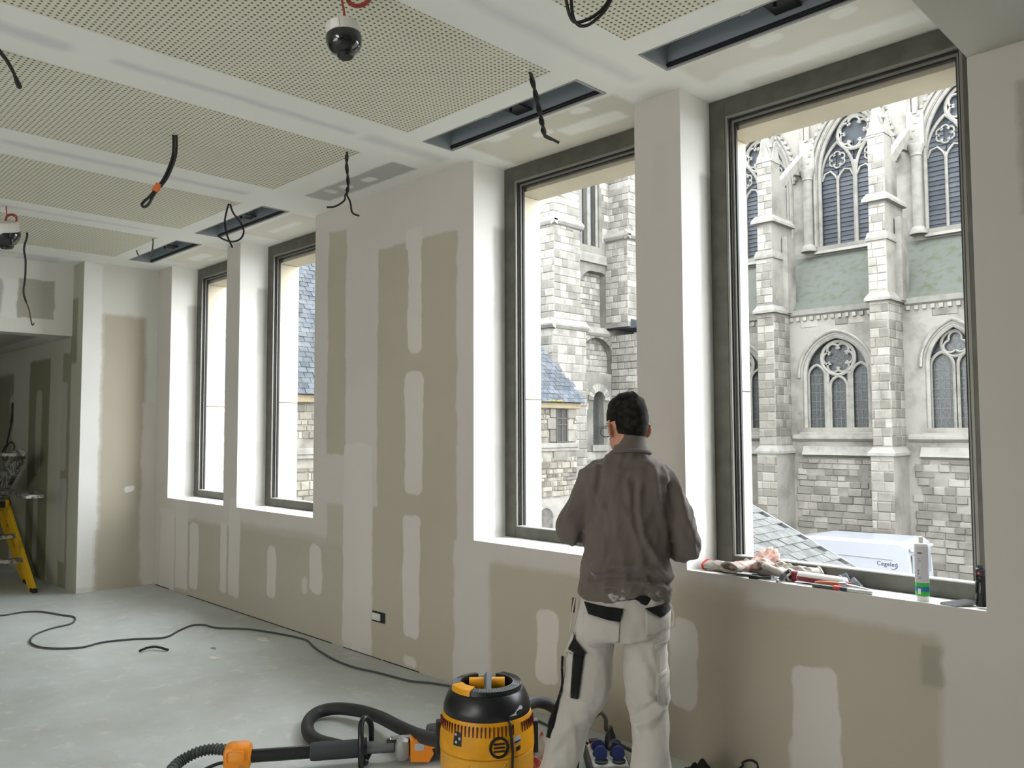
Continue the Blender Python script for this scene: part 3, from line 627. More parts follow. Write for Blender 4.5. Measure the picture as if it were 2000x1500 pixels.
# upper wall with louvred windows
um = MB(); CL = (1.55, 9.55, 12.75, 15.55)
for i, c in enumerate(BAYX): arch_wall(um, 1, YN, .6, edges[i], edges[i+1], 9.0, 19, c, *CL)
P_(um.build('upper_wall', M_wallst), ch)
stones(ch, (0, YN, 0), (1, 0, 0), (0, -1, 0), -20.4, -7.0, 13.4, 19, .34, .75, 0, M_st_i, M_st, lambda u, z: any((abs(u-c)/(CL[0]+.5))**2+((max(z, 12.75)-12.75)/3.2)**2 < 1 for c in BAYX), drop=.15)
for i in (0, 1, 2):
    c = BAYX[i]; hw, zsill, zs, za = CL
    wn = P_(empty('upper_window', None, (c, YN, zsill)), ch)
    W = lambda o, p_=wn: at_home(o, p_)
    W(arch_pane('backing_board', 1, YN+.5, c, hw, zsill, zs, za, M_slat, None))
    t = MB(); pl = YN+.32
    for q, rr, yy in ((-.06, .10, .12), (.12, .08, .0), (.28, .07, -.08)): arch_tube(t, 1, YN+yy, c, hw+q, zs, za+q*1.1, zsill if q < .2 else zs-.2, rr)
    for sx in (-1, 1):
        cc = c+sx*.76
        arch_tube(t, 1, pl, cc, .72, zs-.1, zs+1.35, zs-.2, .07)
        t.tube([(cc, pl, zsill), (cc, pl, zs-.15)], .065, 6)
        for s2 in (-1, 1):
            t.tube([Vector((cc, pl, zs-.35)), Vector((cc+s2*.1, pl, zs-.1)), Vector((cc+s2*.3, pl, zs+.12)), Vector((cc+s2*.55, pl, zs+.05)), Vector((cc+s2*.7, pl, zs-.25))], .05, 5)
        foil(t, 1, pl, cc, zs+.58, .40, 6, .05, R(30), False)
    t.tube([(c, pl, zsill), (c, pl, zs+.4)], .10, 6)
    foil(t, 1, pl, c, zs+1.62, .72, 6, .075, R(30))
    W(t.build('tracery', M_trac, None, True))
    # slate-hung boards in the lights, one by one where they show
    key = ('slat', 0)
    if key not in MESHES:
        b0 = MB(); b0.add([(-.5, 0, 0), (.5, 0, 0), (.5, .05, 1), (-.5, .05, 1), (-.5, .06, 0), (.5, .06, 0), (.5, .09, 1), (-.5, .09, 1)], [(0, 1, 2, 3), (4, 7, 6, 5), (0, 4, 5, 1), (2, 6, 7, 3), (0, 3, 7, 4), (1, 5, 6, 2)])
        MESHES[key] = b0.mesh('slat'); MESHES[key].materials.append(M_slat)
    for k in range(23):
        z = zsill+.02+k*.198
        for q in range(4):
            xx = c+(-1.13+q*.75)
            if z > zs+.3: 
                lim = hw*math.sqrt(max(0, 1-((z-zs)/(za-zs))**1.6))-.1
                if abs(xx-c)+.2 > lim: continue
            wd = .70 if z < zs+.3 else .56
            s = bpy.data.objects.new('slat', MESHES[key]); C.objects.link(s); W(s); s.location = (xx, YN+.38, z); s.scale = (wd, 1, .21)
    cr = MB()
    for (x, z) in arch_pts(c, hw+.36, zs, za+.45, 13): cr.ball((x, YN-.12, z), .09, .09, .11, 6)
    o = W(cr.build('crockets', M_trac)); 
    W(MB().prism([(YN+.6, zsill), (YN-.15, zsill-.22), (YN-.22, zsill-.34), (YN+.3, zsill-.4)], 0, edges[i]+.6, edges[i+1]-.6).build('window_sill', M_trac))
# buttresses with pinnacles and flyers
for k, (a, b_) in enumerate(BUT):
    mx = (a+b_)/2
    bt = P_(empty('buttress', None, (mx, YBF, GZ)), ch)
    W = lambda o, p_=bt: at_home(o, p_)
    m = MB(); m.box(a-.06, b_+.08, YBF-.12, YA+.2, GZ, .62).box(a, b_, YBF, YA+.2, .62, 6.4).box(a, b_, YBF, YA+.55, 6.4, 8.7).box(a+.03, b_-.05, YBF+.1, YA+.5, 8.7, 10.2)
    m.box(a+.02, b_-.06, YBF+.2, YBF+.95, 10.2, 13.0).box(a+.12, b_-.16, YBF+.95, YBF+1.7, 10.2, 11.9)
    m.box(b_, b_+.22, YBF+.9, YA+.2, 6.4, 9.6)
    W(m.build('shaft', M_wallst))
    m = MB()
    for z, e in ((.7, .16), (6.45, .14), (8.72, .06), (10.2, .14)):
        for (x0, x1, y0, y1) in ((a-e, b_+e, YBF-e, YA+.5),):
            m.add([(x0, y0, z-.1), (x1, y0, z-.1), (x1, y1, z-.1), (x0, y1, z-.1), (x0, y0, z), (x1, y0, z), (x1, y1, z), (x0, y1, z), (x0+e, y0+e, z+.22), (x1-e, y0+e, z+.22), (x1-e, y1-e, z+.22), (x0+e, y1-e, z+.22)],
                  [(0, 1, 2, 3), (0, 1, 5, 4), (1, 2, 6, 5), (2, 3, 7, 6), (3, 0, 4, 7), (4, 5, 9, 8), (5, 6, 10, 9), (6, 7, 11, 10), (7, 4, 8, 11), (8, 9, 10, 11)])
    W(m.build('set_off', M_trac))
    # gablets and crocketed pinnacle
    m = MB(); yc = YBF+.57
    for (x0, x1, yy) in ((a, b_-.04, YBF+.16),): m.prism([(x0-.02, 12.7), (x1+.02, 12.7), (mx-.02, 13.6)], 1, yy, yy+.06)
    m.prism([(YBF+.18, 12.7), (YBF+.98, 12.7), (YBF+.57, 13.6)], 0, b_-.1, b_-.03)
    m.add([(a+.06, YBF+.25, 12.9), (b_-.1, YBF+.25, 12.9), (b_-.1, YBF+.9, 12.9), (a+.06, YBF+.9, 12.9), (mx-.02, yc, 15.6)], [(0, 1, 4), (1, 2, 4), (2, 3, 4), (3, 0, 4), (0, 3, 2, 1)])
    for q in range(1, 6):
        f = q/6; w_ = .33*(1-f)
        for dx, dy in ((-w_, -w_), (w_, -w_), (w_, w_), (-w_, w_)): m.ball((mx-.02+dx, yc+dy, 12.9+2.7*f), .075, .075, .1, 6)
    m.ball((mx-.02, yc, 15.65), .12, .12, .16, 8)
    W(m.build('pinnacle', M_trac, None, True))
    m = MB()     # flying strut down to the shaft
    m.prism([(YBF+.8, 11.7), (YN+.2, 14.0), (YN+.2, 13.65), (YBF+.8, 11.2)], 0, mx-.17, mx+.13)
    q = [(YBF+1.5, 10.0)]+[(YN-.35-1.85*math.cos(t), 10.9+1.9*math.sin(t)) for t in [i*math.pi/2/8 for i in range(9)]]+[(YN+.1, 12.9), (YN+.1, 13.7), (YBF+.8, 11.2), (YBF+.9, 10.0)]
    m.prism(q, 0, mx-.13, mx+.09)
    W(m.build('flying_arch', M_stw))
    m = MB(); xc = mx+.36
    m.cyl((xc, YN-.18, 9.4), (xc, YN-.18, 12.6), .2, 12).lathe([(.2, 0), (.24, .05), (.22, .15), (.32, .38), (.32, .48)], 12, 0, Matrix.Translation((xc, YN-.18, 12.5))).box(xc-.35, xc+.3, YN-.15, YN+.1, 12.9, 14.4)
    m.cyl((xc-.02, YN-.1, 14.3), (xc-.02, YN-.1, 19), .12, 8).cyl((xc-.25, YN-.02, 14.3), (xc-.25, YN-.02, 19), .09, 8).lathe([(.34, 0), (.34, .1), (.22, .3)], 12, 0, Matrix.Translation((xc, YN-.18, 9.35)))
    W(m.build('wall_shaft', M_trac, None, True))
    if k < 2:
        stones(bt, (0, YBF, 0), (1, 0, 0), (0, -1, 0), a, b_, .95, 6.3, .33, .42, 60, M_st_i, M_st, proud=.025)
        stones(bt, (0, YBF, 0), (1, 0, 0), (0, -1, 0), a, b_, 6.75, 8.6, .33, .42, 24, M_stw_i, M_stw, proud=.03)
        stones(bt, (0, YBF+.1, 0), (1, 0, 0), (0, -1, 0), a+.03, b_-.05, 8.98, 10.0, .3, .36, 20, M_stw_i, M_stw, proud=.03)
        stones(bt, (0, YBF+.2, 0), (1, 0, 0), (0, -1, 0), a+.02, b_-.06, 10.45, 12.7, .3, .4, 20, M_stw_i, M_stw, proud=.03)
        stones(bt, (b_, 0, 0), (0, 1, 0), (1, 0, 0), YBF, YA, .95, 6.3, .33, .5, 60, M_st_i, M_st, proud=.02)
        stones(bt, (0, YBF-.12, 0), (1, 0, 0), (0, -1, 0), a-.06, b_+.08, GZ, .5, .34, .45, 45, M_st_i, M_st, proud=.025)

# --- tower beside it: broad buttress, paired lancets, blind arches
tw = thing('church_tower', 'pale stone church tower with broad corner buttresses, paired lancets and a low round-headed window', 'tower', (-22, 26, GZ))
XT, XB = -22.0, -20.8
m = MB()
arch_wall(m, 0, XT, -.5, 24.0, 31.5, 9.0, 17, 26.84, .58, 9.5, 14, 14.8)
arch_wall(m, 0, XT, -.35, 24.0, 31.5, 5.75, 9.0, 27.2, 1.15, 5.9, 7.5, 8.4)
arch_wall(m, 0, XT, -.28, 24.0, 31.5, 4.0, 5.75, 27.15, 1.15, 4.01, 4.5, 5.55)
m.add([(XT, 24, GZ), (XT, 31.5, GZ), (XT, 31.5, .9), (XT, 24, .9)], [(0, 1, 2, 3)]); m.add([(XT, 24, 3.35), (XT, 31.5, 3.35), (XT, 31.5, 4.0), (XT, 24, 4.0)], [(0, 1, 2, 3)])
arch_wall(m, 0, XT, -.4, 24.0, 31.5, .9, 3.35, 27.26, .36, .95, 2.85, 3.25)
m.add([(XT-.36, 25.6, 3.0), (XT-.36, 29.4, 3.0), (XT-.36, 29.4, 9), (XT-.36, 25.6, 9)], [(0, 1, 2, 3)])
P_(m.build('tower_wall', M_mort), tw)
m = MB(); m.box(XT-2, XB, 23.15, 24.7, 5.7, 16).box(XT-2, XB+.15, 22.85, 24.85, GZ, 5.7); P_(m.build('corner_buttress', M_mort), tw)
m = MB(); m.box(XT-2, XB, 27.84, 29.6, 6.0, 9.9).box(XT-2, XB-.1, 28.1, 29.6, 9.9, 16); P_(m.build('corner_buttress', M_mort), tw)
skw = lambda u, z: (abs(u-26.84) < .66 and 9.4 < z < 14.8) or (abs(u-27.26) < .62 and .8 < z < 3.6) or (z > 8.4 and z < 9.5 and 26 < u < 28.6)
n1 = stones(tw, (XB, 0, 0), (0, 1, 0), (1, 0, 0), 23.15, 24.7, 5.9, 15, .3, .42, 90, M_stw_i, M_stw, proud=.022, gap=.009)
stones(tw, (XB+.15, 0, 0), (0, 1, 0), (1, 0, 0), 22.85, 24.85, GZ, 5.5, .33, .45, 40, M_stw_i, M_stw, proud=.022, gap=.009, big=lambda u, z: z > 2)
stones(tw, (0, 23.15, 0), (1, 0, 0), (0, -1, 0), -24, XB, 5.9, 15, .3, .42, 40, M_stw_i, M_stw, proud=.022, gap=.009, big=lambda u, z: u > -22)
stones(tw, (0, 22.85, 0), (1, 0, 0), (0, -1, 0), -24, XB+.15, GZ, 5.5, .33, .42, 20, M_stw_i, M_stw, proud=.022, gap=.009, big=lambda u, z: u > -22 and z > 3)
skp = lambda u, z: skw(u, z) or (abs(u-27.2) < 1.2 and 5.8 < z < 8.5) or (abs(u-27.15) < 1.25 and z > 3.35 and (z < 4.5 or ((u-27.15)/1.25)**2+((z-4.5)/1.2)**2 < 1))
stones(tw, (XT, 0, 0), (0, 1, 0), (1, 0, 0), 24.8, 28.6, GZ, 15.5, .3, .42, 70, M_stw_i, M_stw, skp, proud=.022, gap=.009, big=lambda u, z: z > 0)
stones(tw, (XT-.34, 0, 0), (0, 1, 0), (1, 0, 0), 26.05, 28.35, 3.4, 8.4, .24, .36, 60, M_stw_i, M_stw, lambda u, z: 5.6 < z < 5.9, proud=.022, gap=.009, jitter=.5)
stones(tw, (XB, 0, 0), (0, 1, 0), (1, 0, 0), 27.84, 29.6, 6.2, 9.7, .3, .4, 20, M_stw_i, M_stw, proud=.022, gap=.009)
stones(tw, (XB-.1, 0, 0), (0, 1, 0), (1, 0, 0), 28.1, 29.6, 10.1, 15, .3, .4, 20, M_stw_i, M_stw, proud=.022, gap=.009)
stones(tw, (0, 27.84, 0), (1, 0, 0), (0, -1, 0), XT, XB, 6.2, 9.7, .3, .4, 20, M_stw_i, M_stw, proud=.022, gap=.009)
stones(tw, (0, 28.1, 0), (1, 0, 0), (0, -1, 0), XT, XB-.1, 10.1, 15, .3, .4, 20, M_stw_i, M_stw, proud=.022, gap=.009)
def belt(nm, x, y0, y1, z, e=.16):
    P_(MB().prism([(x-.05, z-.16), (x+e*.6, z-.1), (x+e, z), (x+e, z+.06), (x-.05, z+.3)], 1, y0, y1).build(nm, M_trac), tw)
belt('string_course', XB, 23.0, 24.8, 9.7); belt('string_course', XB+.1, 22.8, 24.95, 5.6); belt('string_course', XT, 24.8, 27.9, 5.72); belt('string_course', XB, 27.7, 29.7, 9.9)
for z, y, x1 in ((9.7, 23.15, XB+.16), (5.6, 22.85, XB+.3), (9.9, 27.84, XB+.16)):
    P_(MB().prism([(y+.05, z-.16), (y-.1, z-.1), (y-.16, z), (y-.16, z+.06), (y+.05, z+.3)], 0, -24, x1).build('string_course', M_trac), tw)
P_(MB().prism([(XT-.3, 9.5), (XT+.08, 9.1), (XT+.12, 8.75), (XT-.3, 8.7)], 1, 25.9, 28.5).build('sloping_sill', M_trac), tw)
lw = P_(empty('lancet_pair', None, (XT, 26.84, 9.5)), tw)
at_home(MB().box(XT-.4, XT-.34, 26.3, 27.4, 9.45, 15).build('louvre_board', M_slat), lw)
at_home(MB().box(XT-.3, XT-.08, 26.72, 26.94, 9.45, 15).build('mullion', M_trac), lw)
for dy in (-.58, .58): at_home(MB().cyl((XT-.12, 26.84+dy*.92, 9.45), (XT-.12, 26.84+dy*.92, 14.2), .07, 8).build('nook_shaft', M_trac), lw)
lw = P_(empty('low_window', None, (XT, 27.26, .95)), tw)
at_home(arch_pane('glazing', 0, XT-.3, 27.26, .36, .95, 2.85, 3.25, M_leaded, None), lw)
for i in range(11):
    a0, a1 = math.pi*i/11+.012, math.pi*(i+1)/11-.012
    q = [(27.26+r_*math.cos(a), 2.85+r_*math.sin(a)) for r_, aa in ((.39, (a0, a1)), (.72, (a1, a0))) for a in aa]
    at_home(MB().prism(q, 0, XT-.05, XT+.07).build('voussoir', M_stw_i), lw)
at_home(MB().box(XT-.1, XT+.1, 26.75, 27.8, .68, .93).build('window_sill', M_trac), lw)
for i in range(13):
    a0, a1 = math.pi*i/13+.01, math.pi*(i+1)/13-.01
    q = [(27.15+r_*math.cos(a), 4.5+r_*.9*math.sin(a)) for r_, aa in ((1.16, (a0, a1)), (1.42, (a1, a0))) for a in aa]
    P_(MB().prism(q, 0, XT-.05, XT+.06).build('voussoir', M_st_i), tw)
hl = MB()
for y, z in ((28.6, 11.0), (29.2, 12.6), (26.2, 7.4), (28.0, 7.2), (27.9, 3.9)): hl.box(XT, XT+1.2 if y > 28.5 else XT+.05, y, y+.18, z, z+.22)
# side chapel with its slate pent roof
cp = P_(empty('side_chapel', None, (-20.4, 29.6, GZ)), tw)
P_(MB().box(XB+.02, -20.3, 28.2, 31.9, GZ, 5.75).build('wall', M_mort), cp)
stones(cp, (-20.3, 0, 0), (0, 1, 0), (1, 0, 0), 28.2, 31.9, GZ, 5.7, .3, .42, 60, M_stw_i, M_stw, lambda u, z: abs(u-30.4) < .75 and 1 < z < 5.0, proud=.035, big=lambda u, z: z > .5 and u < 30.5)
stones(cp, (0, 28.2, 0), (1, 0, 0), (0, -1, 0), XT, -20.3, GZ, 5.7, .3, .42, 40, M_stw_i, M_stw, proud=.035, big=lambda u, z: z > .5)
P_(MB().prism([(-22, 6.75), (-20.0, 6.05), (-20.0, 5.9), (-22, 6.0)], 1, 28.0, 31.9).build('pent_roof', M_slate), cp)
P_(MB().prism([(-20.3, 5.9), (-20.05, 5.86), (-20.05, 5.7), (-20.3, 5.6)], 1, 28.05, 31.9).build('cornice', M_trac), cp)
m = MB(); arch_tube(m, 0, -20.26, 30.4, .7, 3.6, 4.8, 1.1, .09); P_(m.build('window_moulding', M_trac), cp)
P_(arch_pane('glazing', 0, -20.22, 30.4, .64, 1.1, 3.6, 4.75, M_leaded, None), cp)

# --- rubble house with the steep slate roof, seen through three of the windows
hs = thing('rubble_house', 'rubble stone house with a steep blue grey slate roof and cream eaves course', 'house', (-18, 14, GZ))
XA, YE = -18.0, 21.1
P_(MB().box(-26, XA, 2, YE, GZ, 2.5).build('wall', mat('rubble_mortar', od((172, 167, 156)), .95, nz=.25, nscale=2, bump=.4)), hs)
def skh(u, z): return (20.02 < u < 20.62 and 1.15 < z < 2.35) or (abs(u-19.48) < .42 and z < -.85) or (u > 18.6 and z < -.6) or (.85 < z < 1.2)
n = stones(hs, (XA, 0, 0), (0, 1, 0), (1, 0, 0), 9.0, 12.2, -2.2, 2.32, .17, .24, 150, M_rub_i, M_rub, skh, name='stone', proud=.035, jitter=.8, gap=.02)
n = stones(hs, (XA, 0, 0), (0, 1, 0), (1, 0, 0), 18.6, YE, -.6, 2.32, .17, .26, 110, M_rub_i, M_rub, skh, name='stone', proud=.035, jitter=.8, gap=.02)
stones(hs, (XA, 0, 0), (0, 1, 0), (1, 0, 0), 4, 18.6, -3, 2.32, .2, .3, 0, M_rub_i, M_rub, lambda u, z: skh(u, z) or 9 < u < 12.2, proud=.035, jitter=.8, gap=.02)
stones(hs, (0, YE, 0), (1, 0, 0), (0, 1, 0), -20, XA, -3, 2.3, .22, .34, 0, M_rub_i, M_rub, None, proud=.035, jitter=.7, gap=.02)
M_ochre = stone_mat('warm_dressed_stone', (196, 182, 150), (172, 158, 130), True, 3, (120, 112, 96), .4, .2)
P_(MB().bbox(XA-.2, XA+.14, 2, YE+.1, 2.30, 2.50, .03).build('eaves_course', M_ochre), hs)
P_(MB().bbox(XA-.2, XA+.10, 2, YE+.05, 1.0, 1.16, .02).bbox(XA-.2, XA+.06, 2, YE, .9, 1.0, .01).build('string_course', M_trac), hs)
for y, z, dy, dz in ((20.62, 1.2, .38, .38), (20.62, 1.6, .25, .34), (20.62, 1.98, .4, .36), (19.72, 1.2, .28, .4), (19.62, 1.62, .38, .36), (19.75, 2.0, .25, .3), (19.9, .58, .66, .3)):
    P_(MB().bbox(XA-.05, XA+.07, y, y+dy, z, z+dz, .015).build('quoin', M_st_i), hs)
for z, dy in ((1.45, .5), (1.0-.75, .42), (.2-1.2, .5)):
    P_(MB().bbox(XA-.05, XA+.08, 9.75, 9.75+dy, z, z+.36, .015).build('quoin', M_st_i), hs)
wn = P_(empty('small_window', None, (XA, 20.3, 1.2)), hs)
at_home(MB().box(XA-.1, XA+.02, 20.04, 20.6, 1.17, 2.33).build('shutter_panel', mat('dark_shutter', od((74, 72, 66)), .7, nz=.2, nscale=12)), wn)
m = MB()
for q in (20.04, 20.3, 20.56): m.box(XA+.02, XA+.05, q, q+.04, 1.17, 2.33)
for q in (1.17, 1.75, 1.95, 2.29): m.box(XA+.02, XA+.045, 20.04, 20.6, q, q+.04)
at_home(m.build('shutter_frame', mat('dark_shutter_frame', od((92, 90, 84)), .7)), wn)
wn = P_(empty('arched_doorway', None, (XA, 19.48, -2)), hs)
at_home(MB().box(XA-.1, XA+.02, 18.6, YE, -3.4, -.65).build('smooth_render', mat('smooth_render', od((176, 173, 165)), .9, nz=.08, nscale=3)), wn)
o = arch_pane('door_leaf', 0, XA+.06, 19.48, .33, -3.4, -1.3, -.97, mat('weathered_door', od((120, 117, 110)), .8, nz=.25, nscale=5), None); at_home(o, wn)
m = MB(); arch_tube(m, 0, XA+.04, 19.48, .38, -1.3, -.9, -3.4, .06); at_home(m.build('door_moulding', M_trac), wn)
# roof: pitched along Y with a hipped far end; slates piece by piece where they show
RZ, RX = 11.6, -24.0; s_ = math.hypot(XA+.25-RX, RZ-2.5); pn = Vector((RZ-2.5, 0, XA+.25-RX)).normalized(); pu = Vector((RX-XA-.25, 0, RZ-2.5)).normalized()
m = MB(); m.add([(XA+.25, 2, 2.5), (XA+.25, YE+.2, 2.5), (RX, YE-3.6, RZ), (RX, 2, RZ), (-30, YE+.2, 2.5), (-30, 2, 2.5)], [(0, 1, 2, 3), (1, 4, 2), (4, 5, 3, 2), (0, 3, 5), (0, 5, 4, 1)])
P_(m.build('roof_deck', M_slate), hs)
sl = MB(); sl.add([(-.5, 0, 0), (.5, 0, 0), (.5, 1, .3), (-.5, 1, .3), (-.5, 0, 1), (.5, 0, 1), (.5, 1, .5), (-.5, 1, .5)], [(4, 5, 6, 7), (0, 1, 5, 4), (1, 2, 6, 5), (3, 0, 4, 7), (2, 3, 7, 6)])
SL = sl.mesh('slate'); SL.materials.append(M_slate_i); rest = MB(); cnt = 0
def slate_rows(parent, org, ud, vd, nd, u0, u1, v1, wd, ex, thick, budget, near, me, hip=None):
    rest = MB(); cnt = 0; k = 0; v = 0
    while v < v1:
        u = u0-(k % 2)*wd/2; k += 1
        while u < u1:
            if hip is None or hip(u, v):
                q = Matrix((ud, vd, nd)).transposed().to_4x4(); w_ = wd*rnd.uniform(.94, 1.0)
                M = Matrix.Translation(org+ud*(u+wd/2)+vd*v) @ q @ Matrix.Diagonal((w_-.008, ex*1.2*rnd.uniform(.97, 1.03), thick*rnd.uniform(.8, 1.3), 1))
                if cnt < budget and near(u, v):
                    o = bpy.data.objects.new('slate', me); C.objects.link(o); at_home(o, parent); o.matrix_basis = M; cnt += 1
                else: rest.add([M @ Vector(p) for p in sl.v], sl.f)
            u += wd
        v += ex
    if rest.v: at_home(rest.build('slate_courses', M_slate), parent)['kind'] = 'stuff'
slate_rows(hs, Vector((XA+.27, 0, 2.5)), Vector((0, 1, 0)), pu, pn, 9.0, YE+.2, 6.5, .26, .17, .022, 290, lambda u, v: 9.6 < u < 12.2 and v < 4.6, SL, lambda u, v: (u < 13 and v < 6) or (u > 17.5 and u < YE+.1-v*3.8/s_))
ms = MB(); 
for i in range(9): ms.ball((XA+.25, 19.4+rnd.random()*.7, 2.53+rnd.random()*.03), .04, .09, .025, 6)
P_(ms.build('moss', mat('yellow_moss', od((170, 160, 60)), .95)), hs)['kind'] = 'stuff'

# --- slated porch roof just below the rightmost window
pr = thing('porch_roof', 'sloping grey slate roof in front of the white van, below the rightmost window', 'roof', (-5.5, 9, GZ))
sx_ = Vector((1, 0, -.486)).normalized(); nx_ = Vector((.486, 0, 1)).normalized(); o0 = Vector((-1.6, 0, .39-.486*4.97))
m = MB(); m.prism([(-7.0, .39+.486*.43-.03), (-1.6, .39-.486*4.97-.03), (-1.6, .39-.486*4.97-.2), (-7.0, .39+.486*.43-.2)], 1, 9.7, 11.97)
P_(m.build('roof_deck', M_slate), pr)
P_(MB().box(-6.9, -1.8, 9.9, 11.7, GZ, -2.3).prism([(-6.9, -2.3), (-1.8, -2.3), (-6.9, .2)], 1, 9.9, 11.7).build('wall', mat('porch_render', od((180, 176, 166)), .9)), pr)
P_(MB().prism([(-7.0, .39+.486*.43+.02), (-1.6, .39-.486*4.97+.02), (-1.6, .39-.486*4.97-.2), (-7.0, .39+.486*.43-.2)], 1, 11.95, 12.0).build('verge_board', mat('lead_flashing', od((112, 114, 114)), .7)), pr)
SLG = sl.mesh('grey_slate'); SLG.materials.append(M_slateg)
slate_rows(pr, o0, Vector((0, 1, 0)), -sx_, nx_, 9.7, 11.8, 5.8, .30, .17, .02, 280, lambda u, v: v > 1.5, SLG)

# --- delivery van parked along the church
vn = thing('van', 'white delivery van with a blue-grey firm name on its side, parked by the church wall', 'van', (-11.6, 26.9, GZ))
M_van = mat('van_white_paint', od((178, 183, 192)), .3, coat=.4); M_vd = mat('van_dark_trim', (50, 52, 56), .5); M_vg = mat('van_glass', (40, 46, 52), .1)
VX0, VX1, VYa, VYb = -15.0, -9.0, 25.95, 27.95; vz = GZ
prof = [(VX0, vz+.45), (VX0+.05, vz+1.05), (VX0+.95, vz+1.35), (VX0+2.0, vz+2.02), (VX0+2.9, vz+2.2), (VX1-.3, vz+2.26), (VX1-.08, vz+2.14), (VX1, vz+1.3), (VX1, vz+.45)]
rings = []
for (y, e) in ((VYa, .0), (VYa+.1, .09), (VYb-.1, .09), (VYb, .0)):
    rings.append([Vector((x+(e*.4 if x < -12 else -e*.4) if 0 else x, y, z+(e if z > vz+2 else 0))) for x, z in prof])
m = MB(); m.ring_loft(rings, True); P_(m.build('body', M_van), vn)
P_(MB().prism([(VX0+1.12, vz+1.42), (VX0+2.0, vz+1.97), (VX0+2.1, vz+1.97), (VX0+2.1, vz+1.42)], 1, VYa-.01, VYa+.02).build('cab_window', M_vg), vn)
P_(MB().bbox(VX0+2.4, VX1-.5, VYa-.02, VYa+.01, vz+1.78, vz+1.81, .006).build('side_rail', mat('van_groove', od((160, 164, 170)), .5)), vn)
P_(MB().bbox(VX0+.1, VX1-.05, VYa-.03, VYa+.01, vz+.5, vz+.72, .01).build('rub_strip', M_vd), vn)
P_(MB().bbox(VX1-.02, VX1+.02, VYa+.2, VYb-.2, vz+1.3, vz+1.95, .02).build('rear_window', mat('van_rear_glass', od((150, 156, 162)), .15)), vn)
P_(MB().bbox(VX1-.03, VX1+.06, VYa+.1, VYb-.1, vz+2.06, vz+2.16, .02).build('roof_lip', M_van), vn)
for xx in (VX0+1.1, VX1-1.3):
    for yy in (VYa+.05, VYb-.05): P_(MB().lathe([(.05, -.1), (.22, -.11), (.33, -.1), (.35, -.05), (.35, .05), (.33, .1), (.05, .1)], 20, 0, Matrix.Translation((xx, yy, vz+.35)) @ Matrix.Rotation(R(90), 4, 'X')).build('wheel', mat('tyre', (30, 30, 30), .8)), vn)
fc = bpy.data.curves.new('firm_name', 'FONT'); fc.body = 'Cegelec'; fc.size = .18; fc.extrude = .004; fc.space_character = 1.05; fc.align_x = 'CENTER'
ft = bpy.data.objects.new('firm_name_curve', fc); C.objects.link(ft); bpy.context.view_layer.update()
fm = bpy.data.meshes.new_from_object(ft.evaluated_get(bpy.context.evaluated_depsgraph_get())); bpy.data.objects.remove(ft)
fo = bpy.data.objects.new('firm_name', fm); C.objects.link(fo); fm.materials.clear(); fm.materials.append(mat('lettering_grey', od((64, 70, 84)), .5)); at_home(fo, vn)
fo.matrix_basis = Matrix.Translation((-9.68, VYa-.006, -2.61)) @ Matrix.Rotation(R(90), 4, 'X')
m = MB(); cc = (-9.50, -2.57); m.tube([(cc[0]+.13*math.cos(t), VYa-.008, cc[1]+.12*math.sin(t)) for t in [R(-115+17*i) for i in range(10)]], [.004+.007*math.sin(math.pi*(i+.5)/10) for i in range(10)], 6)
P_(m.build('logo_arc', MATS['lettering_grey']), vn)

# ================================================================== THINGS IN THE ROOM
M_blk = mat('black_cable', (24, 24, 25), .5); M_plast = mat('black_plastic', (26, 28, 32), .42, spec=.5); M_red = mat('red_cable', (150, 52, 38), .5)
def cable(name, label, pts, r, m=M_blk, group=None, n=8, cat='cable', k=8):
    o = MB().tube(spline(pts, k), r, n).build(name, m, None, True); return tag(o, label, cat, group)
def P3(x, y, d):                    # a point in the room seen at (x, y), at horizontal distance d from the camera
    v = RM @ Vector((x-1000, 750-y, -F_PX)); h = math.hypot(v.x, v.y); return Vector((0, 0, EYE))+v*(d/h)
def hang(pxs, top):                 # a cable hanging below the ceiling point under the first pixel
    a = px(*top, 2, ZC); d = math.hypot(a.x, a.y); return [a+Vector((0, 0, .02))]+[P3(x, y, d) for x, y in pxs]
GC = 'cable ends left hanging from the ceiling'
# twisted pairs and loops, each left where a lamp will go
def twisted(name, label, pxs, top, tails, r=.006, tw=2.6):
    c = spline(hang(pxs, top), 12); t = thing(name, label, 'cable', tuple(c[0]), 0, GC)
    side = Vector((math.cos(YAW), math.sin(YAW), 0)); fwd = Vector((-side.y, side.x, 0))
    for s in (0, 1):
        q = []
        for i, p in enumerate(c):
            a = tw*2*math.pi*i/len(c)+s*math.pi; rr = r*1.0
            q.append(p+side*math.cos(a)*rr+fwd*math.sin(a)*rr)
        d = math.hypot(c[-1].x, c[-1].y)
        if tails[s]: q += spline([q[-1]]+[P3(x, y, d) for x, y in tails[s]], 8)[1:]
        at_home(MB().tube(q, r, 7).build('cable_strand', M_blk, None, True), t)
    return t
twisted('hanging_cable', 'twisted black cable pair hanging from the board corner, two ends splayed apart below', [(677, 320), (680, 360), (676, 382)], (678, 297), ([(672, 392), (655, 403), (638, 405)], [(684, 395), (688, 415), (702, 422)]))
twisted('hanging_cable', 'twisted black cable pair hanging in front of the vent above the man', [(1045, 180), (1055, 225), (1062, 258)], (1034, 142), ([(1066, 265), (1092, 279)], [(1064, 266), (1078, 273)]), r=.0068)
c = hang([(339, 285), (336, 310), (322, 345), (308, 365)], (338, 264)); d = math.hypot(c[0].x, c[0].y)
t = thing('hanging_cable', 'thick black looped cable with an orange band, hanging mid ceiling', 'cable', tuple(c[0]), 0, GC)
lp = spline(c+[P3(x, y, d) for x, y in ((293, 383), (281, 394), (277, 400), (282, 404), (290, 399), (297, 387), (307, 370))], 8)
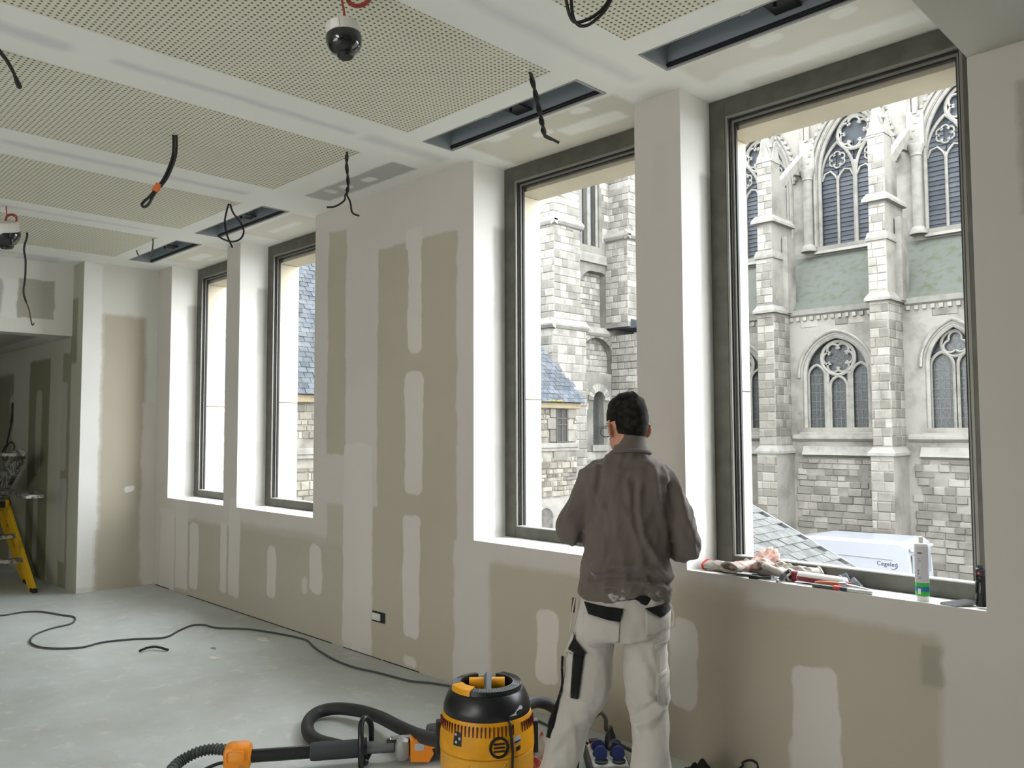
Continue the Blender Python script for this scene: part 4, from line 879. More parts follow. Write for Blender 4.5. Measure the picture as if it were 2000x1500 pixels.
at_home(MB().tube(lp, .008, 8).tube([p+Vector((.012, .012, 0)) for p in spline(c, 8)], .008, 8).build('loop', M_blk, None, True), t)
q = [P3(311, 360, d), P3(302, 374, d)]; at_home(MB().tube(q, .019, 10).build('orange_band', mat('orange_tape', (212, 110, 48), .5), None, True, 'orange tape band'), t)
c = hang([(0, 102), (12, 118), (24, 138), (36, 160)], (-4, 95)); d = math.hypot(c[0].x, c[0].y)
cable('hanging_cable', 'black looped cable hanging at the upper left edge of the picture', c+[P3(x, y, d) for x, y in ((40, 169), (36, 170), (31, 158), (26, 140), (12, 115), (-2, 97))], .007, group=GC)
c = px(1125, -30, 2, ZC); d = math.hypot(c.x, c.y)
t = thing('hanging_cable', 'large coil of thick black cable hanging at the top beside the vent', 'cable', tuple(c), 0, GC)
for pts in (((1104, -30), (1106, 0), (1112, 28), (1122, 43), (1140, 41), (1165, 28), (1186, 5), (1195, -25)), ((1115, -30), (1116, 5), (1120, 35), (1132, 50), (1152, 47), (1178, 25), (1192, 2), (1200, -28))):
    at_home(MB().tube(spline([P3(x, y, d) for x, y in pts], 8), .0065, 8).build('cable_strand', M_blk, None, True), t)
c = hang([(455, 415), (470, 435), (476, 452), (470, 466), (455, 472), (438, 468), (426, 461)], (448, 398)); d = math.hypot(c[0].x, c[0].y)
t = thing('hanging_cable', 'thin black cable loop hanging over the second vent from the end wall', 'cable', tuple(c[0]), 0, GC)
at_home(MB().tube(spline(c, 8), .007, 7).build('loop', M_blk, None, True), t)
at_home(MB().tube(spline([c[0]]+[P3(x, y, d) for x, y in ((442, 415), (439, 435), (443, 458), (454, 484))], 8), .007, 7).build('tail', M_blk, None, True), t)
c = hang([(299, 475), (297, 490)], (298, 466)); d = math.hypot(c[0].x, c[0].y)
cable('hanging_cable', 'short grey cable end hanging beside the smallest vent', c+[P3(293, 500, d)], .007, mat('grey_cable', (84, 84, 80), .5), GC)
c = hang([(268, 494)], (266, 489)); d = math.hypot(c[0].x, c[0].y)
cable('hanging_cable', 'tiny cable stub at the left tip of the smallest vent', c+[P3(271, 499, d)], .007, MATS['grey_cable'], GC)
c = hang([(53, 462), (47, 485), (50, 510), (49, 545), (46, 570), (51, 590)], (52, 454)); d = math.hypot(c[0].x, c[0].y)
t = thing('hanging_cable', 'long wavy black cable with a brown bare tip hanging by the header', 'cable', tuple(c[0]), 0, GC)
at_home(MB().tube(spline(c, 8), .0085, 8).build('sheath', M_blk, None, True), t)
at_home(MB().tube(spline([P3(51, 589, d), P3(57, 605, d), P3(60, 622, d), P3(63, 635, d), P3(67, 631, d)], 6), .006, 7).build('bare_wire', mat('brown_wire', (96, 70, 46), .5), None, True, 'brown bare wire tip'), t)
c0 = px(24, 787, 1, YB); d = math.hypot(c0.x, c0.y)
t = thing('wall_cable', 'black cable coming out of the alcove wall and coiled above the ladder', 'cable', tuple(c0))
at_home(MB().tube(spline([c0+Vector((0, .03, 0)), P3(25, 790, d-.05), P3(25, 808, d-.05), P3(22, 827, d-.06)], 6), .016, 8).build('sheath', M_blk, None, True), t)
at_home(MB().tube(spline([P3(22, 826, d-.06), P3(17, 850, d-.1), P3(13, 868, d-.2), P3(6, 880, d-.25), P3(5, 893, d-.3), P3(10, 900, d-.3), P3(14, 893, d-.3), P3(10, 882, d-.28), P3(16, 868, d-.26), P3(24, 864, d-.25), P3(28, 872, d-.25), P3(25, 886, d-.25)], 8), .008, 7).build('wire_loop', M_blk, None, True), t)

# dome cameras on their red cables
M_domew = mat('camera_white', (214, 212, 204), .45); M_domeb = mat('camera_smoked_dome', (18, 20, 22), .12, coat=.6); M_lbl = mat('sticker_white', (230, 228, 222), .5)
def dome(name, label, c, rad, tilt, wire_px, coil, d):
    t = thing(name, label, 'camera', tuple(c)); Mx = Matrix.Rotation(tilt[0], 4, 'X') @ Matrix.Rotation(tilt[1], 4, 'Y')
    k = rad/.065
    def add(m, nm, mt, lb=None): o = m.build(nm, mt, t, True, lb); return o
    add(MB().lathe([(0, .052*k), (.058*k, .05*k), (.0625*k, .044*k), (.064*k, .0), (.05*k, -.002*k)], 32, 0, Mx), 'housing', M_domew)
    add(MB().lathe([(.066*k, .004*k), (.068*k, -.004*k), (.066*k, -.022*k), (.060*k, -.042*k), (.046*k, -.06*k), (.024*k, -.071*k), (0, -.074*k)], 32, 0, Mx), 'dome', M_domeb)
    add(MB().lathe([(.030*k, -.064*k), (.032*k, -.074*k), (.026*k, -.082*k), (.0, -.083*k)], 20, 0, Mx), 'lens_shroud', M_plast)
    a = R(-60); add(MB().prism([(.0635*k*math.cos(a+q), .0635*k*math.sin(a+q)) for q in (-.25, -.1, .1, .25)]+[(.066*k*math.cos(a+q), .066*k*math.sin(a+q)) for q in (.25, .1, -.1, -.25)], 2, .008*k, .04*k, 0, Mx), 'sticker', M_lbl)
    w_ = [P3(x, y, d) for x, y in wire_px]
    at_home(MB().tube(spline(w_+[Vector(c)+Vector((0, 0, .045*k))], 6), .0045, 7).build('cable', M_red, None, True, 'red cable'), t)
    m = MB()
    for (cx_, cy_, r_, s0) in coil:
        cc = P3(cx_, cy_, d); e = r_*d/F_PX; rr_ = Vector((math.cos(YAW), math.sin(YAW), 0))
        m.tube([cc+rr_*e*math.cos(a)+Vector((0, 0, e*.8*math.sin(a)))+Vector((-rr_.y, rr_.x, 0))*s0*math.sin(a*.5) for a in [2*math.pi*i/28 for i in range(29)]], .0042, 6)
    at_home(m.build('cable_coil', M_red, None, True, 'red cable coil'), t); return t
a = px(671, -20, 2, ZC); d = math.hypot(a.x, a.y)
dome('dome_camera', 'black and white dome camera hanging on a red cable near the picture top', P3(671, 72, d), 34*d/F_PX*1.0, (R(4), R(-6)), [(669, -20), (668, 0), (672, 25)], [(700, -10, 26, .02), (702, -13, 24, .03), (697, -8, 22, .0)], d)
a = px(12, 403, 2, ZC); d = math.hypot(a.x, a.y)
dome('dome_camera', 'far dome camera at the left picture edge with a small red cable coil', P3(10, 453, d), 22*d/F_PX, (R(12), R(18)), [(12, 403), (13, 420), (12, 436)], [(22, 428, 10, .01), (20, 427, 11, .02), (21, 429, 9, .0)], d)

# double socket box in the wall
t = thing('socket_box', 'black double socket box with a white plate, low on the window wall', 'socket', (-4.755, D, .29))
m = MB(); m.bbox(-.076, .076, -.006, .004, -.037, .037, .004).build('box', M_plast, t)
MB().bbox(-.066, .03, -.016, -.004, -.024, .026, .006).build('cover_plate', M_domew, t)
m = MB()
for x in (-.068, .0, .068):
    for z in (-.031, .031): m.cyl((x, -.009, z), (x, -.005, z), .003, 8)
m.build('screws', mat('steel_screw', (150, 150, 150), .35, .8), t)['kind'] = 'stuff'

# ladder in the alcove
M_yel = mat('yellow_ladder_paint', (224, 178, 24), .45, nz=.3, nscale=6, ramp=(.55, .75)); M_alu = mat('plaster_spattered_metal', (176, 176, 170), .55, .3, rgb2=(92, 92, 86), nscale=16, ramp=(.46, .54)); M_rub2 = mat('rubber_foot', (40, 38, 34), .8)
YL = 2.42
def LP(x, y, yy=YL): return px(x, y, 1, yy)
t = thing('step_ladder', 'yellow step ladder with plaster-spattered platform at the left picture edge', 'ladder', (-9.6, YL-.2, 0))
def rail(p0, p1, wx, wy, m, nm, cap=True):
    p0, p1 = Vector(p0), Vector(p1); ax = (p1-p0).normalized(); yv = Vector((0, 1, 0)); xv = ax.cross(yv).normalized()
    mm = MB(); M = Matrix.Translation(p0) @ Matrix((xv, yv, ax)).transposed().to_4x4(); mm.bbox(-wx/2, wx/2, -wy/2, wy/2, 0, (p1-p0).length, .004, 0, M)
    return at_home(mm.build(nm, m), t)
f1 = px(72, 1156, 2, .0); f1 = Vector((-9.17, YL, .0)); top1 = LP(12, 985)
rail(f1, top1, .135, .03, M_yel, 'rail'); rail(Vector((f1.x, YL-.5, 0)), Vector((top1.x, YL-.46, top1.z)), .10, .03, M_yel, 'rail')
f2 = Vector((-9.62, YL-.02, 0)); top2 = LP(-10, 965)
rail(Vector((-9.78, YL+.09, 0)), Vector((top1.x-.85, YL+.09, top1.z)), .13, .03, M_yel, 'rail')
for f in (f1, Vector((f1.x, YL-.5, 0)), Vector((-9.78, YL+.09, 0))):
    at_home(MB().bbox(f.x-.06, f.x+.06, f.y-.022, f.y+.022, .0, .04, .005).build('foot', M_rub2), t)
for q in (.35, .62):
    a_ = f1.lerp(top1, q); at_home(MB().bbox(a_.x-.05, a_.x+.05, YL-.5, YL+.02, a_.z-.02, a_.z+.02, .005).build('rung', M_alu), t)
pa = LP(0, 970); pb = LP(82, 967)
at_home(MB().bbox(pb.x-2.2, pb.x, YL-.14, YL+.02, pb.z-.03, pb.z+.005, .006).build('platform', M_alu), t)
u0_, u1_ = LP(2, 965), LP(44, 888)
rail(u0_, u1_, .14, .05, M_alu, 'upper_rail'); rail(Vector((u0_.x-.28, YL, u0_.z)), Vector((u1_.x-.28, YL, u1_.z)), .09, .05, M_alu, 'upper_rail')
at_home(MB().bbox(u1_.x-.42, u1_.x+.12, YL-.5, YL+.04, u1_.z-.015, u1_.z+.02, .006).build('top_bar', M_alu), t)
at_home(MB().cyl((top1.x, YL-.5, top1.z), (top1.x, YL+.04, top1.z), .035, 14).build('hinge', M_rub2), t)

# cables on the floor
fl = [(-8.9, 1.35), (-8.4, 1.75), (-8.19, 1.91), (-8.2, 2.07), (-8.11, 2.2), (-7.83, 2.29), (-7.66, 2.34), (-7.43, 2.25), (-7.36, 2.08), (-7.23, 1.93), (-7.02, 1.84), (-6.81, 1.84), (-6.66, 1.92), (-6.56, 2.06), (-6.6, 2.22), (-6.53, 2.42), (-6.41, 2.6), (-6.55, 2.78), (-6.64, 2.92), (-6.58, 3.0), (-6.41, 3.03), (-6.17, 3.19), (-5.84, 3.29), (-5.56, 3.33), (-5.32, 3.26), (-4.97, 3.19), (-4.7, 3.18), (-4.46, 3.22), (-4.18, 3.26), (-4.04, 3.33), (-3.8, 3.38), (-3.3, 3.34), (-2.8, 3.25)]
cable('floor_cable', 'long dark grey cord snaking across the pale floor to the window wall', [(x, y, .008) for x, y in fl], .007, mat('dark_grey_cord', (66, 70, 70), .5))
cable('cable_scrap', 'short black cable offcut lying on the floor', [(-6.144, 2.318, .01), (-6.15, 2.38, .02), (-6.12, 2.43, .022), (-6.02, 2.475, .01)], .009)
def chip(name, label, x, y, s, m, a=0):
    mm = MB(); pts = [(x+s*q*math.cos(t+a), y+s*q*.5*math.sin(t+a)) for q, t in ((1, 0), (.7, .9), (1, 1.8), (.8, 3.0), (1.0, 4.0), (.6, 5.2))]
    return tag(mm.prism(pts, 2, .0, .006).build(name, m), label, 'debris')
M_chip = mat('plaster_chip', (226, 224, 216), .9)
chip('plaster_chip', 'white plaster chip on the floor right of the cable offcut', -5.6, 2.62, .06, M_chip, .6)
chip('plaster_chip', 'flat plaster scrap on the floor near the cord and wall', -5.83, 3.12, .08, M_chip, .2)
chip('plaster_chip', 'dark plaster crumb on the floor between offcut and white chip', -5.85, 2.74, .035, mat('dust_crumb', (150, 146, 138), .9))

# ------------------------------------------------------------------ dust extractor
vx_, vy_ = px(950, 1540, 2, 0.0)[:2]
d0 = 3.45; ang = YAW+math.atan(50/F_PX)
t = thing('dust_extractor', 'yellow and black drum vacuum with a carrying handle, standing left of the man', 'vacuum', (-d0*math.sin(ang), d0*math.cos(ang), 0), ang)
M_vy = mat('vacuum_yellow', (232, 162, 16), .42, spec=.4, nz=.1, nscale=5); M_vk = mat('vacuum_black', (22, 24, 28), .34, nz=.2, nscale=12); M_grey = mat('grey_rubber', (92, 98, 104), .6); M_slot = mat('slot_dark_red', (92, 22, 12), .6); M_silver = mat('silver_label', (178, 182, 186), .4)
M_vy2 = mat('vacuum_yellow_lower', (226, 164, 40), .5, nz=.1, nscale=5)
MB().lathe([(.150, .03), (.172, .03), (.184, .05), (.190, .15), (.194, .29), (.196, .302), (.192, .305)], 56).build('bucket', M_vy2, t, True)
MB().lathe([(.190, .307), (.197, .309), (.197, .33), (.195, .37), (.187, .425), (.182, .444), (.175, .446)], 56).build('motor_ring', M_vy, t, True)
MB().lathe([(.178, .440), (.181, .452), (.180, .47), (.170, .50), (.156, .528), (.150, .534), (.118, .534), (.112, .525), (.105, .50), (.08, .485), (.0, .482)], 56).build('head', M_vk, t, True)
def arcseg(m, r0, r1, z0, z1, a0, a1, n=24, mi=0, bulge=0):
    rings = []
    for i in range(n+1):
        a = a0+(a1-a0)*i/n; e = Vector((math.cos(a), math.sin(a), 0))
        rings.append([e*r0+Vector((0, 0, z0)), e*r1+Vector((0, 0, z0-bulge)), e*(r1-.004)+Vector((0, 0, z1-.004)), e*(r0+.004)+Vector((0, 0, z1))])
    m.ring_loft(rings, True, mi)
m = MB(); arcseg(m, .104, .147, .52, .556, R(-250), R(70), 48); m.build('handle_ring', M_vk, t, True)
m = MB()
for k in range(26):
    a = R(-150+k*5); arcseg(m, .108, .141, .553, .558, a, a+R(2.4), 2)
for rr in (.112, .120, .128, .136): arcseg(m, rr, rr+.004, .553, .558, R(-15), R(62), 20)
m.build('grip_ribs', M_grey, t)['kind'] = 'stuff'
m = MB(); arcseg(m, .10, .152, .528, .561, R(-165), R(-118), 14, 0, .02); m.build('switch_tab', M_vy, t, True, 'yellow switch tab on the handle ring')
m = MB(); arcseg(m, .108, .148, .54, .560, R(-198), R(-168), 10); m.build('power_panel', M_grey, t, True)
m = MB(); m.tube([(-.075, .055, .528), (.075, .055, .528)], .026, 18); m.build('yellow_bar', M_vy, t, True)
m = MB(); m.tube(spline([(.0, -.118, .515), (.002, -.06, .535), (.004, .02, .556), (.004, .07, .552), (.004, .11, .52)], 6), .016, 10, flat=1.3); m.build('carry_handle', M_grey, t, True)
m = MB()
for k in range(34):
    a = R(-172+k*5.0)
    if -55 < math.degrees(a) < -42: continue
    e = Matrix.Rotation(a, 4, 'Z'); m.bbox(.1865, .1935, -.0022, .0022, .392, .432, .001, 0, e @ Matrix.Translation((0, 0, 0)))
m.build('vent_slots', M_slot, t)['kind'] = 'stuff'
def on_drum(az, z, r): return Matrix.Rotation(az-R(90)*0, 4, 'Z') @ Matrix.Translation((r, 0, z))
# round port, labels, logo (azimuth -90 faces the camera)
e = on_drum(R(-76), .355, .190) @ Matrix.Rotation(R(90), 4, 'Y')
m = MB(); m.lathe([(.0, .0), (.030, .002), (.032, .010), (.040, .012), (.041, .0)], 28, 0, e); m.build('air_port', M_vk, t, True)
m = MB()
for q in (-.014, 0, .014): m.bbox(-.022, .022, q-.003, q+.003, .004, .012, .001, 0, e @ Matrix.Rotation(R(90), 4, 'Z'))
m.build('port_louvre', M_plast, t)
def label(nm, az, z, w_, h_, m, rot=0, r=.1945):
    mm = MB(); n = 6; rows = []
    for (dr, sg) in ((.0005, 1), (-.004, -1)):
        pass
    rings = []
    for i in range(n+1):
        a = az+(i/n-.5)*w_/r; sh = math.sin(rot)*(i/n-.5)*w_
        q = lambda zz, rr: Vector((rr*math.cos(a), rr*math.sin(a), zz+sh))
        R0 = lambda zz: .197 if zz < .335 else .195-(zz-.37)*.14 if zz > .37 else .1965
        rings.append([q(z-h_/2, R0(z-h_/2)+.0012), q(z+h_/2, R0(z+h_/2)+.0012), q(z+h_/2, R0(z+h_/2)-.003), q(z-h_/2, R0(z-h_/2)-.003)])
    mm.ring_loft(rings, True); return mm.build(nm, m, t)
label('warning_label', R(-127), .378, .040, .052, M_vk)
for dz, da in ((.016, -3), (.003, 3), (-.012, -1.5)): 
    o = label('label_pictogram', R(-127+da), .378+dz, .010, .009, M_silver); o.location = (-.0007, -.001, 0)
label('rating_label', R(-52), .372, .034, .026, M_silver, R(8)); label('rating_label', R(-51), .338, .022, .016, M_vk, R(12)); 
o = label('label_line', R(-52), .366, .028, .005, M_vk, R(8)); o.location = (.001, -.001, 0)
def head_decal(nm, pts, m):
    mm = MB(); vs = []
    R1 = lambda z: np.interp(z, [.452, .47, .50, .528], [.181, .180, .170, .156])
    out = [Vector(((R1(z)+.0014)*math.cos(R(a)), (R1(z)+.0014)*math.sin(R(a)), z)) for a, z in pts]; inn = [Vector(((R1(z)-.004)*math.cos(R(a)), (R1(z)-.004)*math.sin(R(a)), z)) for a, z in pts]
    n = len(pts); mm.add(out+inn, [tuple(range(n)), tuple(range(2*n-1, n-1, -1))]+[(i, (i+1) % n, n+(i+1) % n, n+i) for i in range(n)]); mm.build(nm, m, t)
head_decal('arrow_emblem', [(-60, .462), (-48, .482), (-39, .492), (-36, .484), (-38, .476), (-44, .478), (-49, .474), (-50, .466), (-48, .461)], M_silver)
for a in (R(-178), R(-2)):
    m = MB(); m.bbox(.19, .212, -.022, .022, .27, .40, .005, 0, Matrix.Rotation(a, 4, 'Z')); m.build('latch', M_plast, t)
m = MB(); m.tube(spline([Matrix.Rotation(R(-61), 4, 'Z') @ Vector(p) for p in ((.178, 0, .447), (.192, -.002, .435), (.1975, .0, .39), (.2015, .004, .33), (.2015, .0, .25), (.1985, -.002, .16), (.200, -.003, .06), (.22, -.0, .006), (.3, .02, .006))], 6), .0055, 8); m.build('power_cable', M_blk, t, True)
for k in range(4):
    a = R(45+90*k); m = MB(); m.lathe([(.0, -.012), (.028, -.012), (.03, -.004), (.03, .004), (.028, .012), (.0, .012)], 14, 0, Matrix.Translation((.165*math.cos(a), .165*math.sin(a), .03)) @ Matrix.Rotation(R(90), 4, 'X')); m.build('castor', M_plast, t, True)
for a in (-112, -68):
    m = MB(); m.ball((.1905*math.cos(R(a)), .1905*math.sin(R(a)), .283), .006, None, None, 8); m.build('screw', mat('brass_screw', (180, 140, 60), .4, .6), t)
# extractor hose: one arch behind the man, one loop on the floor to the sander
def Fp(x, y, z): return px(x, y, 2, z)
extractor = t
def hose(pts, r, n):
    o = MB().tube(spline(pts, 8), r, n).build('suction_hose', mat('black_hose', (36, 37, 40), .6, bump=.2, nscale=60), extractor, True)
    o.matrix_parent_inverse = (Matrix.Translation(extractor.location) @ Matrix.Rotation(extractor.rotation_euler[2], 4, 'Z')).inverted()
hose([Fp(905, 1440, .30), Fp(860, 1445, .20), Fp(820, 1437, .12), Fp(780, 1420, .09), Fp(740, 1400, .07), Fp(700, 1388, .06), Fp(655, 1384, .05), Fp(620, 1392, .04), Fp(602, 1410, .035), Fp(603, 1432, .034), Fp(622, 1447, .034), Fp(650, 1455, .034), Fp(680, 1462, .034)], .033, 14)
hs1 = [P3(1000, 1400, 3.5), P3(1028, 1378, 3.62), P3(1050, 1371, 3.7), P3(1075, 1378, 3.72), P3(1100, 1400, 3.7), P3(1115, 1440, 3.7), P3(1118, 1480, 3.7)]
hs1[-1].z = .05; hs1.append(hs1[-1]+Vector((.15, .1, -.01))); hs1.append(hs1[-1]+Vector((.2, .0, 0)))
hose(hs1, .026, 12)

# ------------------------------------------------------------------ long-reach wall sander lying on the floor
p0, p1 = Fp(470, 1478, .075), Fp(905, 1447, .075); ax = (p1-p0).normalized(); L = (p1-p0).length; yaw_s = math.atan2(ax.y, ax.x)
t = thing('wall_sander', 'long-reach drywall sander with yellow end block and black tube lying on the floor', 'sander', (p0.x, p0.y, .0), yaw_s)
zc = .075
def T(q): return L*q
xt = lambda x: L*((px(x, 1465, 2, zc)-p0).dot(ax)/L)
m = MB(); m.cyl((xt(495), 0, zc), (xt(606), 0, zc), .030, 20); m.build('tube', M_vk, t, True)
m = MB(); m.lathe([(.030, 0), (.040, .004), (.042, .02), (.042, xt(708)-xt(606)-.02), (.040, xt(708)-xt(606))], 22, 0, Matrix.Translation((xt(606), 0, zc)) @ Matrix.Rotation(R(90), 4, 'Y')); m.build('grip_sleeve', mat('sleeve_rubber', (52, 56, 60), .7), t, True)
m = MB(); m.cyl((xt(706), 0, zc), (xt(770), 0, zc), .029, 18); m.build('metal_tube', mat('brushed_tube', (120, 122, 126), .35, .6, bump=.15, nscale=50), t, True)
m = MB(); m.cyl((xt(745), 0, zc-.004), (xt(830), 0, zc-.004), .026, 16).bbox(xt(755), xt(850), -.02, .02, zc+.018, zc+.032, .005); m.build('motor_tube', M_vk, t, True)
m = MB(); m.bbox(xt(762), xt(832), -.012, .022, zc+.03, zc+.042, .004); m.build('chrome_rail', mat('chrome', (200, 205, 210), .15, .9), t)
# D-shaped hand guard
m = MB(); xg = xt(705)
loop = [(xg, -.055, zc-.06), (xg, -.075, zc-.02), (xg+.0, -.07, zc+.05), (xg-.0, -.03, zc+.12), (xg+.02, .0, zc+.14), (xg+.045, .03, zc+.10), (xg+.05, .05, zc+.03), (xg+.045, .05, zc-.03), (xg+.02, .02, zc-.068), (xg, -.02, zc-.07), (xg, -.055, zc-.06)]
m.tube(spline(loop, 6), .014, 10); m.build('hand_guard', M_vk, t, True)
m = MB(); m.lathe([(.03, -.02), (.048, -.018), (.048, .018), (.03, .02)], 18, 0, Matrix.Translation((xg+.01, 0, zc)) @ Matrix.Rotation(R(90), 4, 'Y')); m.ball((xg+.02, -.045, zc-.05), .017); m.build('clamp', M_plast, t, True)
# gear head: grey casting and orange body
xa, xb = xt(772), xt(802)
m = MB(); m.bbox(xa, xb, -.06, .045, .012, .118, .03); m.build('gear_casting', mat('grey_casting', (150, 150, 148), .5, .3), t, True)
M_or = mat('orange_plastic', (232, 140, 24), .42)
m = MB(); m.prism([(xb, .02), (xt(838), .012), (xt(848), .05), (xt(836), .122), (xb, .12)], 1, -.07, .04); m.build('orange_body', M_or, t)
m = MB(); m.lathe([(0, .0), (.022, .0), (.024, .008), (.012, .012), (0, .012)], 18, 0, Matrix.Translation((xt(843), -.07, .10)) @ Matrix.Rotation(R(90), 4, 'X')); m.build('knob', M_or, t, True)
m = MB(); m.bbox(xb+.02, xt(829), -.0725, -.068, .07, .105, .002); m.build('label', M_silver, t)
m = MB(); m.bbox(xt(835), xt(905), -.05, .05, .015, .16, .02).bbox(xt(846), xt(858), -.055, -.03, .13, .155, .004); m.build('motor_block', mat('charcoal_plastic', (58, 60, 64), .5), t, True)
# yellow end block with ribbed hose
m = MB(); m.bbox(-.075, xt(496), -.055, .06, .018, .138, .03); m.build('end_block', M_or, t, True)
m = MB(); m.bbox(-.055, xt(485), -.058, -.05, .07, .12, .012); m.build('block_cover', mat('orange_lighter', (238, 156, 52), .45), t, True)
inv = Matrix.Rotation(-yaw_s, 4, 'Z') @ Matrix.Translation((-p0.x, -p0.y, 0))
hp = spline([inv @ v for v in (Fp(450, 1466, .08), Fp(420, 1463, .085), Fp(390, 1468, .08), Fp(362, 1481, .06), Fp(340, 1498, .045), Fp(318, 1530, .04), Fp(300, 1575, .04))], 16)
prof = [.021 if i % 4 < 2 else .027 for i in range(len(hp))]
m = MB(); m.tube(hp, prof, 14); m.build('ribbed_hose', mat('dark_ribbed_hose', (58, 66, 64), .5), t)
m = MB(); m.tube(spline([inv @ v for v in (Fp(448, 1488, .05), Fp(425, 1492, .03), Fp(400, 1503, .01), Fp(370, 1520, .01))], 6), .008, 8); m.build('power_cable', M_blk, t, True)
m = MB(); m.cyl((.01, -.075, .04), (.01, -.05, .045), .012, 12); m.build('latch', MATS['chrome'], t, True)

# ------------------------------------------------------------------ the plasterer at the window
pyaw = YAW-math.atan(215/F_PX)
man = thing('person', 'man in a dark grey fleece and white work trousers, back turned, at the window', 'person', (-1.98, 2.60, 0), pyaw)
KX = .00206
def X_(p): return (p-1215)*KX
def Z_(y): return EYE-3.27*math.tan(math.atan((y-750)/F_PX)-PITCH)
def ell(z, x0, x1, y0, y1, n=28, p=2.4):
    cx_, cy_, rx, ry = (x0+x1)/2, (y0+y1)/2, (x1-x0)/2, (y1-y0)/2; out = []
    for k in range(n):
        a = 2*math.pi*k/n; c_, s_ = math.cos(a), math.sin(a)
        out.append(Vector((cx_+rx*math.copysign(abs(c_)**(2/p), c_), cy_+ry*math.copysign(abs(s_)**(2/p), s_), z)))
    return out
M_skin = mat('skin', (206, 150, 124), .55, nz=.08, nscale=30); M_hair = mat('dark_hair', (44, 40, 36), .85, spec=.15, rgb2=(24, 22, 20), nscale=45, ramp=(.4, .6), bump=.4)
def limb(m, pts, rr, n=14, k=5):
    q = spline(pts, k); r_ = list(np.interp(np.linspace(0, len(pts)-1, len(q)), range(len(pts)), rr)); m.tube(q, r_, n)
    m.ball(q[0], rr[0]*.98, None, None, 12); m.ball(q[-1], rr[-1]*.98, None, None, 12)
HM = Matrix.Translation((.02, .035, 1.606)) @ Matrix.Rotation(R(31), 4, 'Z') @ Matrix.Rotation(R(-7), 4, 'X')
LA = [(-.125, 0, 1.375), (-.168, -.008, 1.29), (-.206, -.012, 1.20), (-.17, .11, 1.185), (-.075, .27, 1.19)]
RA = [(.165, 0, 1.375), (.212, -.006, 1.26), (.250, -.012, 1.150), (.20, .10, 1.125), (.09, .26, 1.15)]
LL = [(-.095, 0, .83), (-.128, 0, .718), (-.15, -.005, .589), (-.204, -.01, .474), (-.232, -.015, .379), (-.265, -.015, .27), (-.300, -.015, .09)]
RL = [(.085, 0, .83), (.080, 0, .718), (.083, .005, .589), (.094, .005, .474), (.099, 0, .379), (.099, 0, .27), (.10, 0, .09)]
b = MB()
b.ball((0, -.008, .024), .074, .097, .103, 24, 0, HM); b.ball((0, .022, -.045), .059, .074, .070, 20, 0, HM); b.ball((0, .078, -.085), .022, .02, .022, 12, 0, HM)
b.tube([(0, .092, .022), (0, .104, -.005), (0, .112, -.026), (0, .098, -.034)], [.008, .010, .014, .010], 10, 0, HM)
b.ball((0, .088, -.055), .026, .012, .010, 12, 0, HM); b.ball((0, .088, .03), .05, .014, .010, 12, 0, HM)
for sx in (-1, 1):
    E_ = HM @ Matrix.Translation((sx*.083, -.010, -.012)) @ Matrix.Rotation(R(sx*34), 4, 'Z') @ Matrix.Rotation(R(-8), 4, 'X')
    b.ball((0, 0, 0), .008, .022, .034, 14, 0, E_); b.ball((sx*.004, -.014, .006), .006, .014, .028, 10, 0, E_)
b.tube([(.02, .012, 1.60), (.025, .0, 1.53), (.03, -.005, 1.44)], [.053, .056, .07], 18)
b.ring_loft([ell(z, x0*.9, x1*.9, y0*.9, y1*.9) for z, x0, x1, y0, y1 in ((.84, -.14, .13, -.085, .085), (.95, -.145, .145, -.085, .085), (1.1, -.13, .14, -.08, .09), (1.3, -.14, .16, -.09, .1), (1.42, -.13, .17, -.07, .08), (1.47, -.06, .12, -.05, .06))])
for A_, r_ in ((LA, (.036, .034, .032, .031, .026)), (RA, (.036, .034, .032, .031, .026))): limb(b, A_, r_)
for A_ in (LL, RL): limb(b, A_, (.068, .070, .060, .05, .046, .042, .04))
for w_, sx in ((Vector(LA[-1]), 1), (Vector(RA[-1]), -1)):     # hands: palm, four bent fingers of unequal length, thumb from the side of the palm
    f = Vector((sx*.45, .85, .1)).normalized(); s_ = Vector((0, 0, 1)); u_ = f.cross(s_).normalized()*sx
    Mh = Matrix.Translation(w_) @ Matrix((s_.cross(f).normalized(), f, s_)).transposed().to_4x4()
    b.ball((0, .05, 0), .017, .052, .042, 16, 0, Mh)
    for k, (dz, ln) in enumerate(((.030, .072), (.010, .080), (-.010, .075), (-.029, .060))):
        b.tube([(0, .085, dz), (-sx*.004, .085+ln*.4, dz*1.05), (-sx*.022, .085+ln*.72, dz), (-sx*.046, .085+ln*.80, dz*.95)], [.0098, .0092, .0086, .0076], 9, 0, Mh)
    b.tube([(-sx*.006, .03, .034), (-sx*.022, .06, .052), (-sx*.036, .088, .054)], [.0125, .011, .0085], 9, 0, Mh)
bm_ = fuse(b, .0058, 5); link('body', bm_, M_skin, man)
for sx in (-1, 1):
    MB().ball((sx*.031, .082, .008), .012, .012, .0095, 12, 0, HM).build('eye', mat('eye_white', (226, 222, 214), .2), man, True)
    MB().ball((sx*.031, .0915, .008), .0048, .004, .0048, 10, 0, HM).build('iris', mat('iris_dark', (52, 40, 30), .2), man, True)
MB().ball((0, .0975, -.055), .022, .005, .006, 12, 0, HM).build('lips', mat('lips', (176, 108, 96), .5), man, True)
